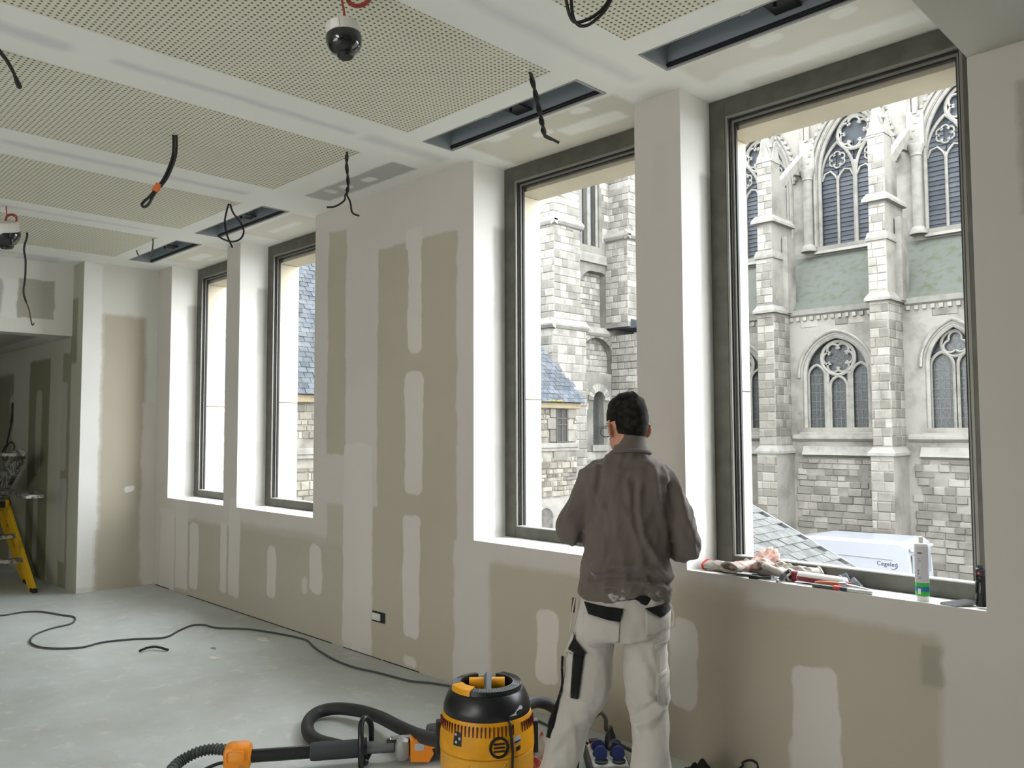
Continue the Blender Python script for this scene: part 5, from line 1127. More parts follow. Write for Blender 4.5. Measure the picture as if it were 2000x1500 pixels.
# hair: cropped at the nape, longer on top
hm = MB(); hm.ball((0, 0, 0), 1, 1, 1, 64); verts = []
for v in hm.v:
    v = Vector(v); top = max(0, v.z); g = .002+.015*top**1.2+.003*max(0, -v.y)*max(0, v.z+.5)
    p = Vector((v.x*(.074+g), v.y*(.097+g)-.008, v.z*(.103+g)+.024))
    n_ = noise.noise(Vector((p.x*38, p.y*38, p.z*90)))*.0025+noise.noise(Vector((p.x*110, p.y*40, p.z*60)))*.0026*(.3+top)+(.006*max(0, noise.noise(Vector((p.x*70, p.y*25, 3))))*1.6 if top > .6 else 0)
    verts.append(p+v*n_)
keep = []
for f in hm.f:
    c_ = sum((verts[i] for i in f), Vector())/len(f)
    hl_ = -.052 if c_.y < -.03 else (-.052+(c_.y+.03)*2.6 if c_.y < 0 else (.03 if c_.y < .055 else .07))
    if abs(c_.x) > .055 and -.035 < c_.y < .04: hl_ = max(hl_, .022)
    if c_.z > hl_+noise.noise(c_*60)*.006: keep.append(f)
h2 = MB(); h2.add([HM @ v for v in verts], keep); me = h2.mesh('hair'); q_ = bmesh.new(); q_.from_mesh(me)
bmesh.ops.delete(q_, geom=[v for v in q_.verts if not v.link_faces], context='VERTS'); bmesh.ops.solidify(q_, geom=q_.faces[:], thickness=.006); q_.to_mesh(me); q_.free()
me.polygons.foreach_set('use_smooth', [True]*len(me.polygons)); link('hair', me, M_hair, man)
g_ = MB()
for sx in (-1, 1):
    g_.tube([(sx*.082, -.02, .004), (sx*.08, .03, .012), (sx*.066, .106, .012)], .0022, 6, 0, HM)
    g_.tube([(sx*(.034+.026*math.cos(a)), .116-.006*abs(math.cos(a)), -.004+.019*math.sin(a)) for a in [2*math.pi*i/20 for i in range(21)]], .0019, 6, 0, HM)
g_.tube([(-.010, .114, .004), (0, .118, .008), (.010, .114, .004)], .002, 6, 0, HM)
g_.build('glasses', mat('spectacle_frame', (40, 40, 42), .3), man, True)

# fleece
def cloth_mat(name, rgb, stain=None, z0=0, z1=1, rough=.9, weave=220, bump=.25, spots=(.56, .64)):
    m = bpy.data.materials.new(name); m.use_nodes = True; nt = m.node_tree; b_ = nt.nodes['Principled BSDF']; b_.inputs['Roughness'].default_value = rough; b_.inputs['Specular IOR Level'].default_value = .2
    b_.inputs['Sheen Weight'].default_value = .15
    tc = nt.nodes.new('ShaderNodeTexCoord')
    n1 = nt.nodes.new('ShaderNodeTexNoise'); n1.inputs['Scale'].default_value = 6; n1.inputs['Detail'].default_value = 3; nt.links.new(tc.outputs['Object'], n1.inputs[0])
    mx = nt.nodes.new('ShaderNodeMix'); mx.data_type = 'RGBA'; mx.inputs[6].default_value = (*lin(rgb), 1); mx.inputs[7].default_value = (*lin(tuple(v*.86 for v in rgb)), 1); nt.links.new(n1.outputs[0], mx.inputs[0]); cur = mx.outputs[2]
    if stain:
        n2 = nt.nodes.new('ShaderNodeTexNoise'); n2.inputs['Scale'].default_value = 16; n2.inputs['Detail'].default_value = 6; n2.inputs['Roughness'].default_value = .7; nt.links.new(tc.outputs['Object'], n2.inputs[0])
        r1 = nt.nodes.new('ShaderNodeMapRange'); r1.inputs[1].default_value = spots[0]; r1.inputs[2].default_value = spots[1]; nt.links.new(n2.outputs[0], r1.inputs[0])
        sp = nt.nodes.new('ShaderNodeSeparateXYZ'); nt.links.new(tc.outputs['Object'], sp.inputs[0])
        r2 = nt.nodes.new('ShaderNodeMapRange'); r2.inputs[1].default_value = z1; r2.inputs[2].default_value = z0; r2.inputs[4].default_value = .75; nt.links.new(sp.outputs[2], r2.inputs[0])
        mu = nt.nodes.new('ShaderNodeMath'); mu.operation = 'MULTIPLY'; nt.links.new(r1.outputs[0], mu.inputs[0]); nt.links.new(r2.outputs[0], mu.inputs[1])
        m2 = nt.nodes.new('ShaderNodeMix'); m2.data_type = 'RGBA'; nt.links.new(mu.outputs[0], m2.inputs[0]); nt.links.new(cur, m2.inputs[6]); m2.inputs[7].default_value = (*lin(stain), 1); cur = m2.outputs[2]
    nt.links.new(cur, b_.inputs['Base Color'])
    n3 = nt.nodes.new('ShaderNodeTexNoise'); n3.inputs['Scale'].default_value = weave; nt.links.new(tc.outputs['Object'], n3.inputs[0])
    bp = nt.nodes.new('ShaderNodeBump'); bp.inputs['Strength'].default_value = bump; bp.inputs['Distance'].default_value = .002; nt.links.new(n3.outputs[0], bp.inputs['Height']); nt.links.new(bp.outputs[0], b_.inputs['Normal'])
    return m
def seg_d(p, a, b_):
    ab = (b_[0]-a[0], b_[1]-a[1]); t_ = max(0, min(1, ((p[0]-a[0])*ab[0]+(p[1]-a[1])*ab[1])/(ab[0]**2+ab[1]**2+1e-9)))
    return math.hypot(p[0]-a[0]-ab[0]*t_, p[1]-a[1]-ab[1]*t_)
def folds(L): return [([(X_(x), Z_(y)) for x, y in pts], amp, wd) for pts, amp, wd in L]
def fold_fn(F_, na=.004, nf=7, ridge=0):
    def fn(co, n):
        d_ = na*noise.noise(Vector((co.x*nf*1.6, co.y*nf, co.z*nf*.7)))+na*.55*noise.noise(Vector((co.x*26, co.y*20, co.z*9)))
        if ridge: q = abs(noise.noise(Vector((co.x*13+co.z*3+5, co.y*9, co.z*5.5)))); d_ += ridge*(.22-min(q, .35))+ridge*.5*(.2-abs(noise.noise(Vector((co.x*24-co.z*7, co.y*18, co.z*11+9)))))
        wgt = max(0, -n.y)**.5 if n.y < 0 else 0
        if wgt:
            for pts, amp, wd in F_:
                dd = min(seg_d((co.x, co.z), a, c_) for a, c_ in zip(pts[:-1], pts[1:]))
                if dd < 3*wd: d_ += wgt*amp*math.exp(-(dd/wd)**2)
        return d_
    return fn
s = MB()
s.ring_loft([ell(*q_) for q_ in ((.950, -.186, .184, -.135, .125), (1.0, -.178, .186, -.138, .13), (1.07, -.166, .182, -.128, .13), (1.17, -.152, .176, -.125, .128), (1.27, -.146, .180, -.128, .128), (1.36, -.166, .205, -.122, .12), (1.41, -.176, .214, -.110, .105), (1.438, -.164, .202, -.098, .098), (1.462, -.132, .172, -.086, .092), (1.485, -.088, .135, -.076, .086), (1.503, -.056, .108, -.068, .08), (1.52, -.042, .100, -.06, .072))])
limb(s, LA, (.064, .063, .055, .050, .041)); limb(s, RA, (.064, .063, .056, .051, .041))
sm = fuse(s, .0085, 5)
FS = folds([([(1247, 930), (1244, 990), (1252, 1040), (1278, 1088)], .008, .012), ([(1238, 935), (1236, 990), (1244, 1042)], -.006, .010), ([(1222, 935), (1232, 1000)], .005, .010), ([(1178, 900), (1168, 950), (1155, 1010)], -.009, .010), ([(1165, 905), (1158, 950)], .006, .012),
  ([(1160, 1104), (1200, 1094), (1255, 1096), (1300, 1118)], .013, .014), ([(1150, 1118), (1200, 1110), (1260, 1112), (1303, 1134)], -.010, .010), ([(1180, 1132), (1240, 1122), (1300, 1140)], .008, .010), ([(1303, 945), (1312, 1000), (1306, 1040)], -.010, .010), ([(1276, 925), (1288, 1010), (1296, 1060)], .006, .013),
  ([(1322, 950), (1330, 1010)], .005, .012), ([(1335, 1040), (1355, 1060)], -.005, .010), ([(1105, 1010), (1125, 990)], .004, .01), ([(1210, 890), (1260, 905), (1300, 935)], .004, .014)])
displace(sm, fold_fn([(a, b_*1.5, c_) for a, b_, c_ in FS], .006, 6, .022))
for v in sm.vertices:
    if v.co.z < 1.02 and v.co.y < .02:
        k_ = max(0, min(1, (1.02-v.co.z)/.07)); v.co.z += k_*(.020*math.exp(-((v.co.x-X_(1245))/.045)**2)-.012*math.exp(-((v.co.x-X_(1165))/.05)**2)); v.co.y -= .006*k_
M_fl = cloth_mat('dark_fleece', (112, 103, 97), (206, 202, 196), .95, 1.10, spots=(.60, .68))
link('fleece', sm, M_fl, man)
cr = MB(); rings = []
for i, (z, r_, yo) in enumerate(((1.505, .077, .0), (1.522, .070, .004), (1.540, .064, .008), (1.560, .061, .012), (1.570, .061, .014), (1.571, .056, .014), (1.55, .054, .012), (1.51, .060, .005))):
    rings.append([Vector((.034+r_*1.02*math.cos(a), yo+r_*1.05*math.sin(a), z-.010*math.sin(a)+.004*math.sin(3*a))) for a in [2*math.pi*k/36 for k in range(36)]])
cr.ring_loft(rings+[rings[0]], False); cr.build('collar', M_fl, man, True)
cr = MB(); cr.tube([(.034+.078*math.cos(a), .078*1.04*math.sin(a), 1.507-.012*math.sin(a)) for a in [2*math.pi*k/36 for k in range(37)]], .007, 8); cr.build('collar_seam', M_fl, man, True)
un = MB(); un.ring_loft([ell(.92, -.165, .168, -.128, .118), ell(.985, -.160, .165, -.126, .116)], False); un.build('undershirt', mat('black_jersey', (20, 20, 21), .9), man, True)

# trousers
s = MB()
s.ring_loft([ell(*q_) for q_ in ((.785, -.20, .172, -.125, .12), (.82, -.20, .178, -.138, .122), (.88, -.192, .180, -.140, .12), (.945, -.178, .176, -.130, .115), (.962, -.174, .174, -.126, .112))])
limb(s, [(-.114, 0, .80), (-.136, 0, .718), (-.150, -.005, .589), (-.204, -.01, .474), (-.231, -.015, .379), (-.265, -.015, .27), (-.295, -.015, .13), (-.302, -.01, .045)], (.086, .097, .094, .078, .077, .070, .076, .085), 20)
limb(s, [(.080, 0, .80), (.084, 0, .718), (.084, .005, .589), (.094, .005, .474), (.099, 0, .379), (.099, 0, .27), (.10, 0, .13), (.10, 0, .045)], (.084, .087, .085, .077, .075, .082, .084, .09), 20)
tm = fuse(s, .0085, 4)
FT = folds([([(1215, 1250), (1260, 1240), (1297, 1222)], -.008, .012), ([(1225, 1235), (1270, 1222)], .005, .012), ([(1235, 1400), (1270, 1380), (1297, 1352)], .010, .013), ([(1230, 1385), (1262, 1360), (1290, 1332)], -.007, .010), ([(1240, 1420), (1280, 1395), (1298, 1370)], -.006, .010), ([(1258, 1335), (1285, 1370)], .007, .010),
  ([(1205, 1275), (1215, 1320), (1235, 1360)], .006, .012), ([(1085, 1440), (1110, 1405), (1140, 1390)], .005, .014), ([(1075, 1470), (1100, 1440)], -.005, .012), ([(1262, 1250), (1280, 1300), (1275, 1340)], .004, .010), ([(1100, 1362), (1130, 1368), (1150, 1360)], .004, .012), ([(1275, 1420), (1290, 1460)], .005, .014)])
displace(tm, fold_fn([(a, b_*1.35, c_) for a, b_, c_ in FT], .006, 6, .012))
M_tr = cloth_mat('white_work_cotton', (205, 199, 191), (148, 138, 128), 0, 1.4, .85, 160, .2, (.66, .72))
link('trousers', tm, M_tr, man)
tb = bvh_of(tm)
M_pk = cloth_mat('black_pocket_cloth', (22, 22, 23), (196, 192, 186), 0, 1.4, .8, 200, .3, (.60, .68))
def pp(L): return [(X_(x), Z_(y)) for x, y in L]
def on_leg(nm, pxs, m, off=.005, cuts=3): return decal(nm, pp(pxs), tb, m, man, off, -1.2, 1, cuts, 1)
on_leg('back_pocket_flap', [(1141, 1164), (1178, 1168), (1214, 1171), (1208, 1195), (1190, 1193), (1149, 1184)], M_pk, .006, 5)
on_leg('back_pocket_flap', [(1253, 1171), (1280, 1166), (1302, 1161), (1303, 1180), (1281, 1189)], M_pk, .006, 5)
on_leg('back_pocket', [(1140, 1186), (1149, 1185), (1207, 1197), (1204, 1244), (1198, 1254), (1150, 1250), (1140, 1240)], M_tr, .004, 6)
on_leg('back_pocket', [(1254, 1176), (1281, 1190), (1294, 1186), (1293, 1215), (1254, 1222)], M_tr, .004, 6)
on_leg('holster_flap', [(1101, 1226), (1117, 1233), (1144, 1260), (1136, 1266), (1104, 1258)], M_pk, .012, 5)
on_leg('holster_strip', [(1121, 1262), (1141, 1262), (1129, 1348), (1115, 1348)], M_pk, .007, 5)
on_leg('holster_pocket', [(1099, 1266), (1120, 1266), (1114, 1347), (1098, 1336)], M_tr, .008, 5)
on_leg('knee_pocket', [(1275, 1240), (1293, 1240), (1293, 1360), (1276, 1356), (1271, 1330)], M_tr, .005, 6)
on_leg('pocket_band', [(1270, 1240), (1293, 1236), (1293, 1248), (1271, 1250)], M_tr, .009, 4)
on_leg('pocket_band', [(1276, 1298), (1293, 1294), (1293, 1303), (1276, 1305)], M_tr, .009, 4)
M_cord = mat('cream_cord', (190, 184, 172), .9)
m = MB(); zz = [(1097, 1275), (1096, 1300), (1096, 1330), (1088, 1360), (1077, 1400), (1070, 1432)]
m.tube(spline([(X_(x)+.004, -.05, Z_(y)) for x, y in zz], 6), [.005+.010*max(0, min(1, (i-18)/6))*(1 if i < 27 else .6) for i in range(31)], 8); m.build('black_side_strap', M_pk, man, True)
m = MB(); m.tube(spline([(X_(1124), -.06, Z_(1160)), (X_(1119), -.07, Z_(1185)), (X_(1116), -.06, Z_(1212)), (X_(1113), -.05, Z_(1228))], 6), .004, 6); m.build('hanging_cord', M_cord, man, True)
m = MB(); m.tube(spline([(X_(1300), -.08, Z_(1165)), (X_(1306), -.09, Z_(1185)), (X_(1306), -.08, Z_(1205)), (X_(1300), -.07, Z_(1212))], 6), .0045, 6); m.build('hanging_cord', M_cord, man, True)
m = MB(); m.tube([(X_(1122), -.05, Z_(1162)), (X_(1119), -.05, Z_(1190))], .007, 8); m.build('pocket_trim', M_pk, man, True)
M_boot = mat('work_boot', (70, 62, 54), .7, nz=.3, nscale=20)
for x_, rz_ in ((-.302, 14), (.10, -8)):
    Mb = Matrix.Translation((x_, 0, 0)) @ Matrix.Rotation(R(rz_), 4, 'Z'); sh = MB()
    sh.ring_loft([[Mb @ p for p in [Vector((w_*math.cos(a), y_, max(.012, zc_+h_*math.sin(a)))) for a in [2*math.pi*k/16 for k in range(16)]]] for y_, w_, h_, zc_ in ((-.085, .025, .03, .05), (-.07, .038, .05, .062), (-.03, .043, .055, .067), (.03, .043, .05, .06), (.09, .046, .04, .05), (.15, .047, .03, .042), (.19, .036, .024, .036), (.205, .018, .014, .03))])
    sh.build('shoe', M_boot, man, True)
    so_ = MB(); so_.prism([(p.x, p.y) for p in [Mb @ Vector((w_*sg, y_, 0)) for sg, L_2 in ((1, ((-.09, .028), (-.05, .044), (.05, .044), (.14, .050), (.19, .04), (.21, .018))), (-1, ((.21, .018), (.19, .04), (.14, .050), (.05, .044), (-.05, .044), (-.09, .028)))) for y_, w_ in L_2]], 2, 0, .022); so_.build('shoe_sole', M_rub2, man)

# ------------------------------------------------------------------ on the window sill
zs_ = ZS
def sill(x, y): v = px(x, y, 2, zs_); return v
M_gl = cloth_mat('glove_knit', (186, 178, 169), (130, 122, 114), 0, 3, .9, 300, .4, (.58, .66)); M_gp = mat('glove_pink_coating', (222, 184, 172), .75, rgb2=(190, 158, 148), nscale=40, bump=.3); M_gr = mat('glove_red_cuff', (176, 44, 44), .8)
def glove(name, label, loc, rz, coat, fingers_up=0.0, cuff_len=.07, trim=False, wrist=(0, 0)):
    t = thing(name, label, 'glove', loc, rz, 'worn work gloves on the sill'); t.scale = (1.22, 1.22, 1.3)
    g = MB(); g.ball((0, .0, .022), .048, .058, .018, 16); g.ball((0, -.05, .022), .038, .05, .020, 14)
    for k, (dx, ln) in enumerate(((-.036, .066), (-.012, .078), (.012, .074), (.036, .056))):
        u_ = fingers_up; g.tube(spline([(dx, .035, .024), (dx*1.15, .035+ln*.45, .026+u_*ln*.45), (dx*1.3, .035+ln*.8, .024+u_*ln*.95), (dx*1.35, .035+ln*1.0, .022+u_*ln*1.2)], 4), [.0125]*4+[.012]*4+[.0115]*4+[.009], 10)
        g.ball((dx*1.35, .035+ln, .022+u_*ln*1.2), .0095, None, None, 8)
    g.tube(spline([(.036, -.02, .022), (.062, .01, .026+.3*fingers_up*.1), (.07, .045, .028)], 4), [.015]*5+[.012]*4, 10)
    gm = fuse(g, .0045, 3)
    displace(gm, lambda co, n: .003*noise.noise(co*45)+.0018*noise.noise(co*110))
    for v in gm.vertices: v.co.z = max(v.co.z, .001)
    link('hand_part', gm, coat, t)
    c_ = MB(); rings = []
    for i in range(9):
        q_ = i/8; y_ = -.055-cuff_len*q_; rx_, rz2 = .036+.012*q_, .016-.001*q_
        rings.append([Vector((rx_*math.cos(a)*(1+.05*math.sin(5*a+q_*6))+wrist[0]*q_, y_, max(.001, .022+wrist[1]*q_+rz2*math.sin(a)*(1+.07*math.sin(3*a+q_*9))))) for a in [2*math.pi*k/22 for k in range(22)]])
    inner = [[p*1 + (Vector((wrist[0]*1, p.y, .022+wrist[1]))-p)*.14 for p in r_] for r_ in reversed(rings[3:])]
    c_.ring_loft(rings+inner, False); c_.build('cuff', M_gl, t, True)
    q_ = rings[-1]; m = MB(); m.tube(q_+[q_[0]], .0045, 6); m.build('cuff_trim', M_gr if trim else M_gl, t, True, 'red cuff edge' if trim else None)
    return t
glove('work_glove', 'grey work glove with a red cuff at the left end of the sill', (-2.06, 3.565, sz(3.565)), R(-82), M_gl, .12, .05, True)
glove('work_glove', 'pink-palmed work glove lying palm up with its fingers pointing at the window', (-1.95, 3.555, sz(3.555)+.02), R(-22), M_gp, .55, .05)
t = glove('work_glove', 'grey knitted glove folded beneath the pink-palmed one', (-1.88, 3.60, sz(3.60)), R(75), M_gl, .25, .07)
t = glove('work_glove', 'flattened grey glove right of the pink-palmed one, its cuff towards the frame', (-1.79, 3.60, sz(3.60)+.008), R(-230), M_gl, .35, .06)
# crumpled rag
def rag(name, label, loc, sx, sy, h, m, seed, cat='rag'):
    n = 26; mm = MB(); vs = []; 
    for k in (0, 1):
        for j in range(n):
            for i in range(n):
                u_, v_ = i/(n-1)*2-1, j/(n-1)*2-1; e = max(0, 1-(abs(u_)**3+abs(v_)**3)/1.4)
                z_ = h*(.25+.75*abs(noise.noise(Vector((u_*2.1+seed, v_*2.1, seed))))*1.6)*e**.5+.002
                vs.append((u_*sx*(1+.15*noise.noise(Vector((v_*3, seed, 0)))), v_*sy*(1+.15*noise.noise(Vector((u_*3, seed, 5)))), z_ if k == 0 else max(0, z_-.004)))
    fs = [(j*n+i, j*n+i+1, (j+1)*n+i+1, (j+1)*n+i) for j in range(n-1) for i in range(n-1)]; fs += [tuple(q_+n*n for q_ in f[::-1]) for f in fs]
    ed = [(i, i+1) for i in range(n-1)]+[((i)*n+n-1, (i+1)*n+n-1) for i in range(n-1)]+[(n*n-1-i, n*n-2-i) for i in range(n-1)]+[((n-1-i)*n, (n-2-i)*n) for i in range(n-1)]
    fs += [(a, a+n*n, b_+n*n, b_) for a, b_ in ed]
    mm.add(vs, fs); o = mm.build(name, m, None, True); o.location = loc; return tag(o, label, cat)
rag('cleaning_rag', 'crumpled blue-grey rag against the window frame behind the tools', (-1.535, 3.61, sz(3.61)), .075, .045, .055, mat('blue_grey_rag', (128, 134, 142), .9, nz=.2, nscale=30), 3.3)
rag('cleaning_rag', 'crumpled grey rag lying over the folded gloves by the frame', (-1.80, 3.62, sz(3.62)+.03), .11, .055, .055, mat('grey_rag', (186, 181, 172), .9, nz=.2, nscale=30), 8.1)
M_steel = mat('tool_steel', (170, 172, 176), .3, .9); M_wine = mat('dark_red_label', (120, 22, 34), .4); M_wht = mat('white_plastic', (224, 224, 222), .4); M_wood = mat('orange_wood_handle', (176, 104, 58), .5, nz=.2, nscale=18)
# black pliers
t = thing('pliers', 'black-handled pliers lying open at the front edge of the sill', 'pliers', (-1.80, 3.47, sz(3.47)), R(8))
m = MB(); m.tube(spline([(-.10, .012, .012), (-.05, .022, .013), (0, .004, .014)], 5), [.009]*5+[.007]*6, 8); m.build('handle', M_plast, t, True)
m = MB(); m.tube(spline([(-.10, -.022, .012), (-.05, -.02, .012), (0, -.002, .013)], 5), [.009]*5+[.007]*6, 8); m.build('handle', M_plast, t, True)
m = MB(); m.cyl((0, 0, .004), (0, 0, .022), .012, 14).bbox(.0, .055, .001, .010, .006, .019, .003).bbox(.0, .055, -.010, -.001, .006, .019, .003); m.build('jaws', M_steel, t)
t = thing('folding_knife', 'small black and chrome clasp tool standing on its edge beside the red cartridge', 'knife', (-1.742, 3.475, sz(3.475)), R(70))
m = MB(); m.tube(spline([(-.03, 0, .012), (0, .004, .035), (.025, 0, .05)], 5), [.010]*5+[.008]*6, 8); m.build('body', M_plast, t, True)
m = MB(); m.bbox(-.05, -.025, -.006, .006, .0, .016, .004).ball((.028, 0, .05), .011); m.build('clip', M_steel, t, True)
# sealant cartridges
def Rz(loc, yaw, tiltY=0): return Matrix.Translation(loc) @ Matrix.Rotation(yaw, 4, 'Z') @ Matrix.Rotation(tiltY, 4, 'Y')
t = thing('sealant_cartridge', 'white cartridge with a dark red label lying on its side among the tools', 'cartridge', (-1.60, 3.535, sz(3.535)), R(-4))
m = MB(); m.cyl((-.11, 0, .026), (.11, 0, .026), .025, 24); m.build('tube', M_wht, t, True)
m = MB(); m.cyl((-.105, 0, .026), (.085, 0, .026), .0257, 24); o = m.build('label', [M_wht, M_wine], t, True)
for p_ in o.data.polygons:
    c_ = p_.center
    if c_.z < .030 and c_.y < .012 or c_.x < -.1: p_.material_index = 1
m = MB(); m.cyl((-.135, 0, .026), (-.108, 0, .026), .026, 20, 0, .026); m.build('end_cap', M_wine, t, True)
m = MB(); m.cyl((.108, 0, .026), (.135, 0, .026), .008, 12); m.build('nozzle', mat('nozzle_red', (160, 40, 52), .4), t, True)
t = thing('sealant_cartridge', 'upright white sealant cartridge with a green and blue band near the phone', 'cartridge', (-1.167, 3.49, sz(3.49)))
m = MB(); m.lathe([(0, 0), (.0245, 0), (.0255, .004), (.0255, .222), (.024, .228), (.012, .232), (0, .232)], 32); m.build('tube', M_wht, t, True)
def band(nm, z0, z1, mt, r_=.0259): 
    m_ = MB(); m_.lathe([(r_-.002, z0), (r_, z0), (r_, z1), (r_-.002, z1)], 32); return m_.build(nm, mt, t, True)
band('label', .075, .218, mat('label_pale', (204, 200, 206), .45)); band('green_band', .022, .075, mat('label_green', (58, 176, 60), .4), .0261); band('blue_band', .040, .060, mat('label_blue', (24, 112, 150), .4), .0264)
m = MB(); m.lathe([(.009, .232), (.009, .25), (.006, .255), (0, .255)], 16); m.build('nozzle_stub', M_wht, t, True)
m = MB(); fa = math.atan2(-3.49, 1.167)
for z_, w_, h_ in ((.190, .6, .006), (.170, .3, .002), (.163, .45, .002), (.156, .4, .002), (.120, .16, .006), (.108, .16, .006), (.096, .5, .002), (.090, .5, .002)):
    a0 = fa-.55
    for i in range(4): 
        a, c_ = a0+w_*i/4, a0+w_*(i+1)/4
        m.add([(.0263*math.cos(a), .0263*math.sin(a), z_), (.0263*math.cos(c_), .0263*math.sin(c_), z_), (.0263*math.cos(c_), .0263*math.sin(c_), z_+h_), (.0263*math.cos(a), .0263*math.sin(a), z_+h_)], [(0, 1, 2, 3)])
m.build('small_print', mat('print_grey', (90, 88, 96), .5), t)['kind'] = 'stuff'
m = MB(); q_ = fa-.35; m.lathe([(.0262, .030), (.0268, .030), (.0268, .052), (.0262, .052)], 6, 0, None, q_-.28, q_+.15); m.build('white_patch', M_wht, t)
# putty knife with orange wooden handle, utility knife
t = thing('putty_knife', 'putty knife with an orange wooden handle and bright ferrule lying across the tools', 'putty knife', (-1.53, 3.48, sz(3.48)), R(3))
m = MB(); m.tube(spline([(-.075, 0, .017), (-.04, 0, .020), (.0, 0, .022), (.03, 0, .021)], 5), [.006, .008, .010, .011, .0115]+[.012]*11, 12, 0, None, True, .8); m.build('handle', M_wood, t, True)
m = MB(); m.cyl((.03, 0, .021), (.062, 0, .022), .0125, 14); m.build('ferrule', M_steel, t, True)
m = MB(); m.prism([(-.075, -.004), (-.16, -.02), (-.16, .02), (-.075, .004)], 2, .012, .0135); m.build('blade', M_steel, t)
m = MB(); m.tube([(.062, 0, .022), (.15, .004, .014)], [.008, .005], 8); m.build('tang', M_steel, t, True)
t = thing('utility_knife', 'dark grey snap-off knife with red slider and pale grip, frontmost on the sill', 'knife', (-1.50, 3.445, sz(3.445)), R(2))
m = MB(); m.bbox(-.10, .015, -.011, .011, .002, .016, .004); m.build('body', mat('knife_grey', (74, 78, 80), .5), t)
m = MB(); m.bbox(-.01, .022, -.012, .012, .004, .019, .004); m.build('slider', mat('slider_red', (206, 56, 50), .45), t)
m = MB(); m.bbox(.02, .052, -.012, .012, .002, .018, .004); m.build('collar', mat('knife_navy', (40, 46, 60), .5), t)
m = MB(); m.bbox(.05, .155, -.013, .012, .001, .017, .005); m.build('grip', mat('clear_grip', (196, 200, 196), .3), t)
# phone and black spray bottle
t = thing('smartphone', 'smartphone lying screen up on the right end of the sill', 'phone', (-1.035, 3.512, sz(3.46)), R(-20))
m = MB(); m.bbox(-.036, .036, -.074, .074, 0, .0085, .0035); m.build('case', mat('phone_silver', (130, 132, 136), .45, .2), t, True)
m = MB(); m.bbox(-.033, .033, -.071, .071, .0082, .0092, .0004); m.build('screen', mat('phone_screen', (26, 28, 32), .4, spec=.2), t)
m = MB(); m.bbox(-.0365, -.0345, -.03, .0, .003, .006, .0005); m.build('side_button', M_steel, t)
t = thing('bottle', 'slim black bottle standing at the right end of the sill', 'bottle', (-.962, 3.515, zs_))
m = MB(); m.lathe([(0, 0), (.0185, 0), (.0205, .004), (.0205, .085), (.018, .09), (.018, .096), (.0205, .10), (.019, .115), (0, .117)], 24); m.build('body', mat('bottle_black', (16, 18, 18), .25), t, True)
m = MB(); m.lathe([(0, .117), (.018, .117), (.0195, .136), (.0165, .143), (.0115, .146), (.0105, .158), (0, .159)], 20); m.build('cap', M_plast, t, True)
m = MB(); m.ball((-.002, -.0190, .127), .0045, .003, .005, 8); m.build('red_button', mat('button_red', (220, 70, 80), .4), t, True)

# ------------------------------------------------------------------ behind the legs: site socket block and bag
cyaw = YAW-math.atan(185/F_PX)
p_ = px(1188, 1478, 2, .09)
t = thing('power_block', 'site power block with white top and blue socket flaps on the floor behind the legs', 'power block', (p_.x, p_.y, 0), cyaw+R(8))
m = MB(); m.bbox(-.095, .095, -.12, .20, .0, .075, .015); m.build('base', mat('block_charcoal', (62, 66, 68), .6), t)
m = MB(); m.bbox(-.082, .082, -.105, .19, .072, .092, .008); m.build('top_plate', mat('block_top_plate', (196, 200, 198), .5, nz=.15, nscale=14), t)
M_bl = mat('socket_blue', (34, 48, 110), .4); M_sk = mat('socket_dark', (40, 44, 48), .5)
for sx in (-.040, .040):
    for yy in (-.065, .015):
        m = MB(); m.lathe([(0, 0), (.030, 0), (.031, .008), (.027, .010), (.024, .004), (0, .003)], 20, 0, Matrix.Translation((sx, yy, .092))); m.build('socket', M_sk, t, True)
        m = MB(); m.lathe([(0, 0), (.031, 0), (.032, .006), (.028, .010), (0, .011)], 20, 0, Matrix.Translation((sx, yy+.036, .118)) @ Matrix.Rotation(R(70), 4, 'X')); m.build('flap', M_bl, t, True)
m = MB(); m.lathe([(0, 0), (.024, 0), (.026, .01), (.024, .02), (0, .022)], 14, 0, Matrix.Translation((-.045, .10, .092))); m.build('stop_button', mat('stop_red', (190, 60, 66), .45), t, True)
m = MB(); m.bbox(-.07, -.02, .150, .185, .09, .108, .006); m.build('breaker', M_sk, t)
at_t = Matrix.Translation((-p_.x, -p_.y, 0)); inv = Matrix.Rotation(-(cyaw+R(8)), 4, 'Z') @ at_t
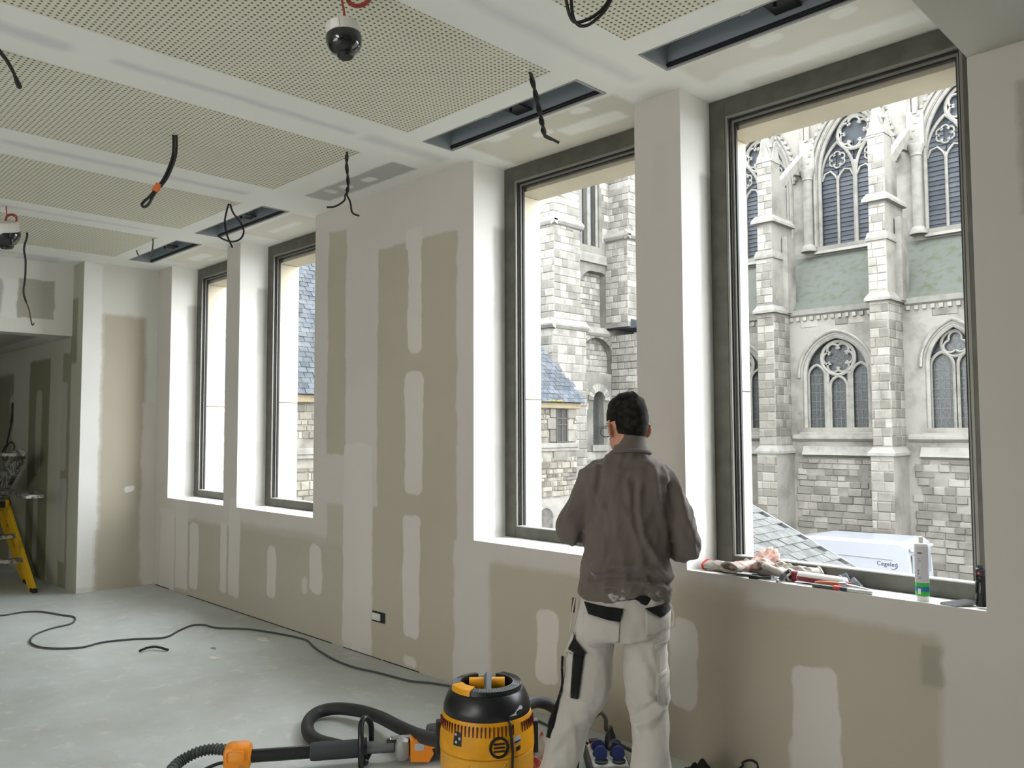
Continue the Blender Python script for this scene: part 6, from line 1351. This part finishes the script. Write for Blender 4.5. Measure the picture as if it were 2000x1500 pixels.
pl = thing('power_plug', 'big black plug with a thick cable arching up from the power block', 'plug', (p_.x, p_.y, 0), cyaw+R(8))
m = MB(); m.lathe([(0, .0), (.028, 0), (.030, .03), (.024, .055), (.016, .075), (.012, .095), (0, .096)], 18, 0, Matrix.Translation((.025, .09, .094)) @ Matrix.Rotation(R(-12), 4, 'X')); m.build('body', M_plast, pl, True)
dq = 3.86
m = MB(); m.tube(spline([(.025, .108, .185)]+[inv @ P3(x, y, dq) for x, y in ((1184, 1425), (1183, 1405), (1175, 1393), (1165, 1396), (1153, 1410), (1143, 1430), (1136, 1452), (1130, 1472))]+[inv @ px(1126, 1500, 2, .01), inv @ px(1128, 1530, 2, .01)], 7), .0095, 10); m.build('cable', mat('olive_cable', (62, 60, 54), .6), pl, True)
cable('extension_lead', 'thin black cord running over the left side of the power block', [P3(1148, 1452, 3.8), P3(1138, 1450, 3.78), P3(1132, 1462, 3.75), P3(1130, 1480, 3.75), px(1126, 1510, 2, .01), px(1118, 1530, 2, .01)], .006)
cable('extension_lead', 'grey cord leaving the power block to the right behind the right leg', [P3(1190, 1460, 3.85), P3(1195, 1450, 3.88), P3(1210, 1455, 3.9), P3(1225, 1462, 3.92), P3(1260, 1480, 3.9)], .009, MATS['olive_cable'])
rag('plastic_bag', 'crumpled red and white plastic bag on the floor beside the left trouser leg', tuple(px(1066, 1500, 2, 0)), .12, .10, .14, mat('red_white_bag', (190, 186, 180), .35, rgb2=(176, 60, 52), nscale=14, ramp=(.52, .58)), 5.7, 'bag')
cable('extension_lead', 'cord loop standing up at the foot of the wall below the rightmost window', [Vector((-2.02, 3.36, .005)), P3(1448, 1498, 3.9), P3(1450, 1490, 3.9), P3(1462, 1485, 3.9), P3(1474, 1488, 3.9), P3(1480, 1500, 3.9), Vector((-1.86, 3.34, .01))], .005)
rag('tool_bag', 'black cloth bag slumped at the foot of the wall under the rightmost window', (-2.02, 3.22, 0), .12, .08, .11, mat('black_bag_cloth', (34, 33, 32), .9), 2.2, 'bag')
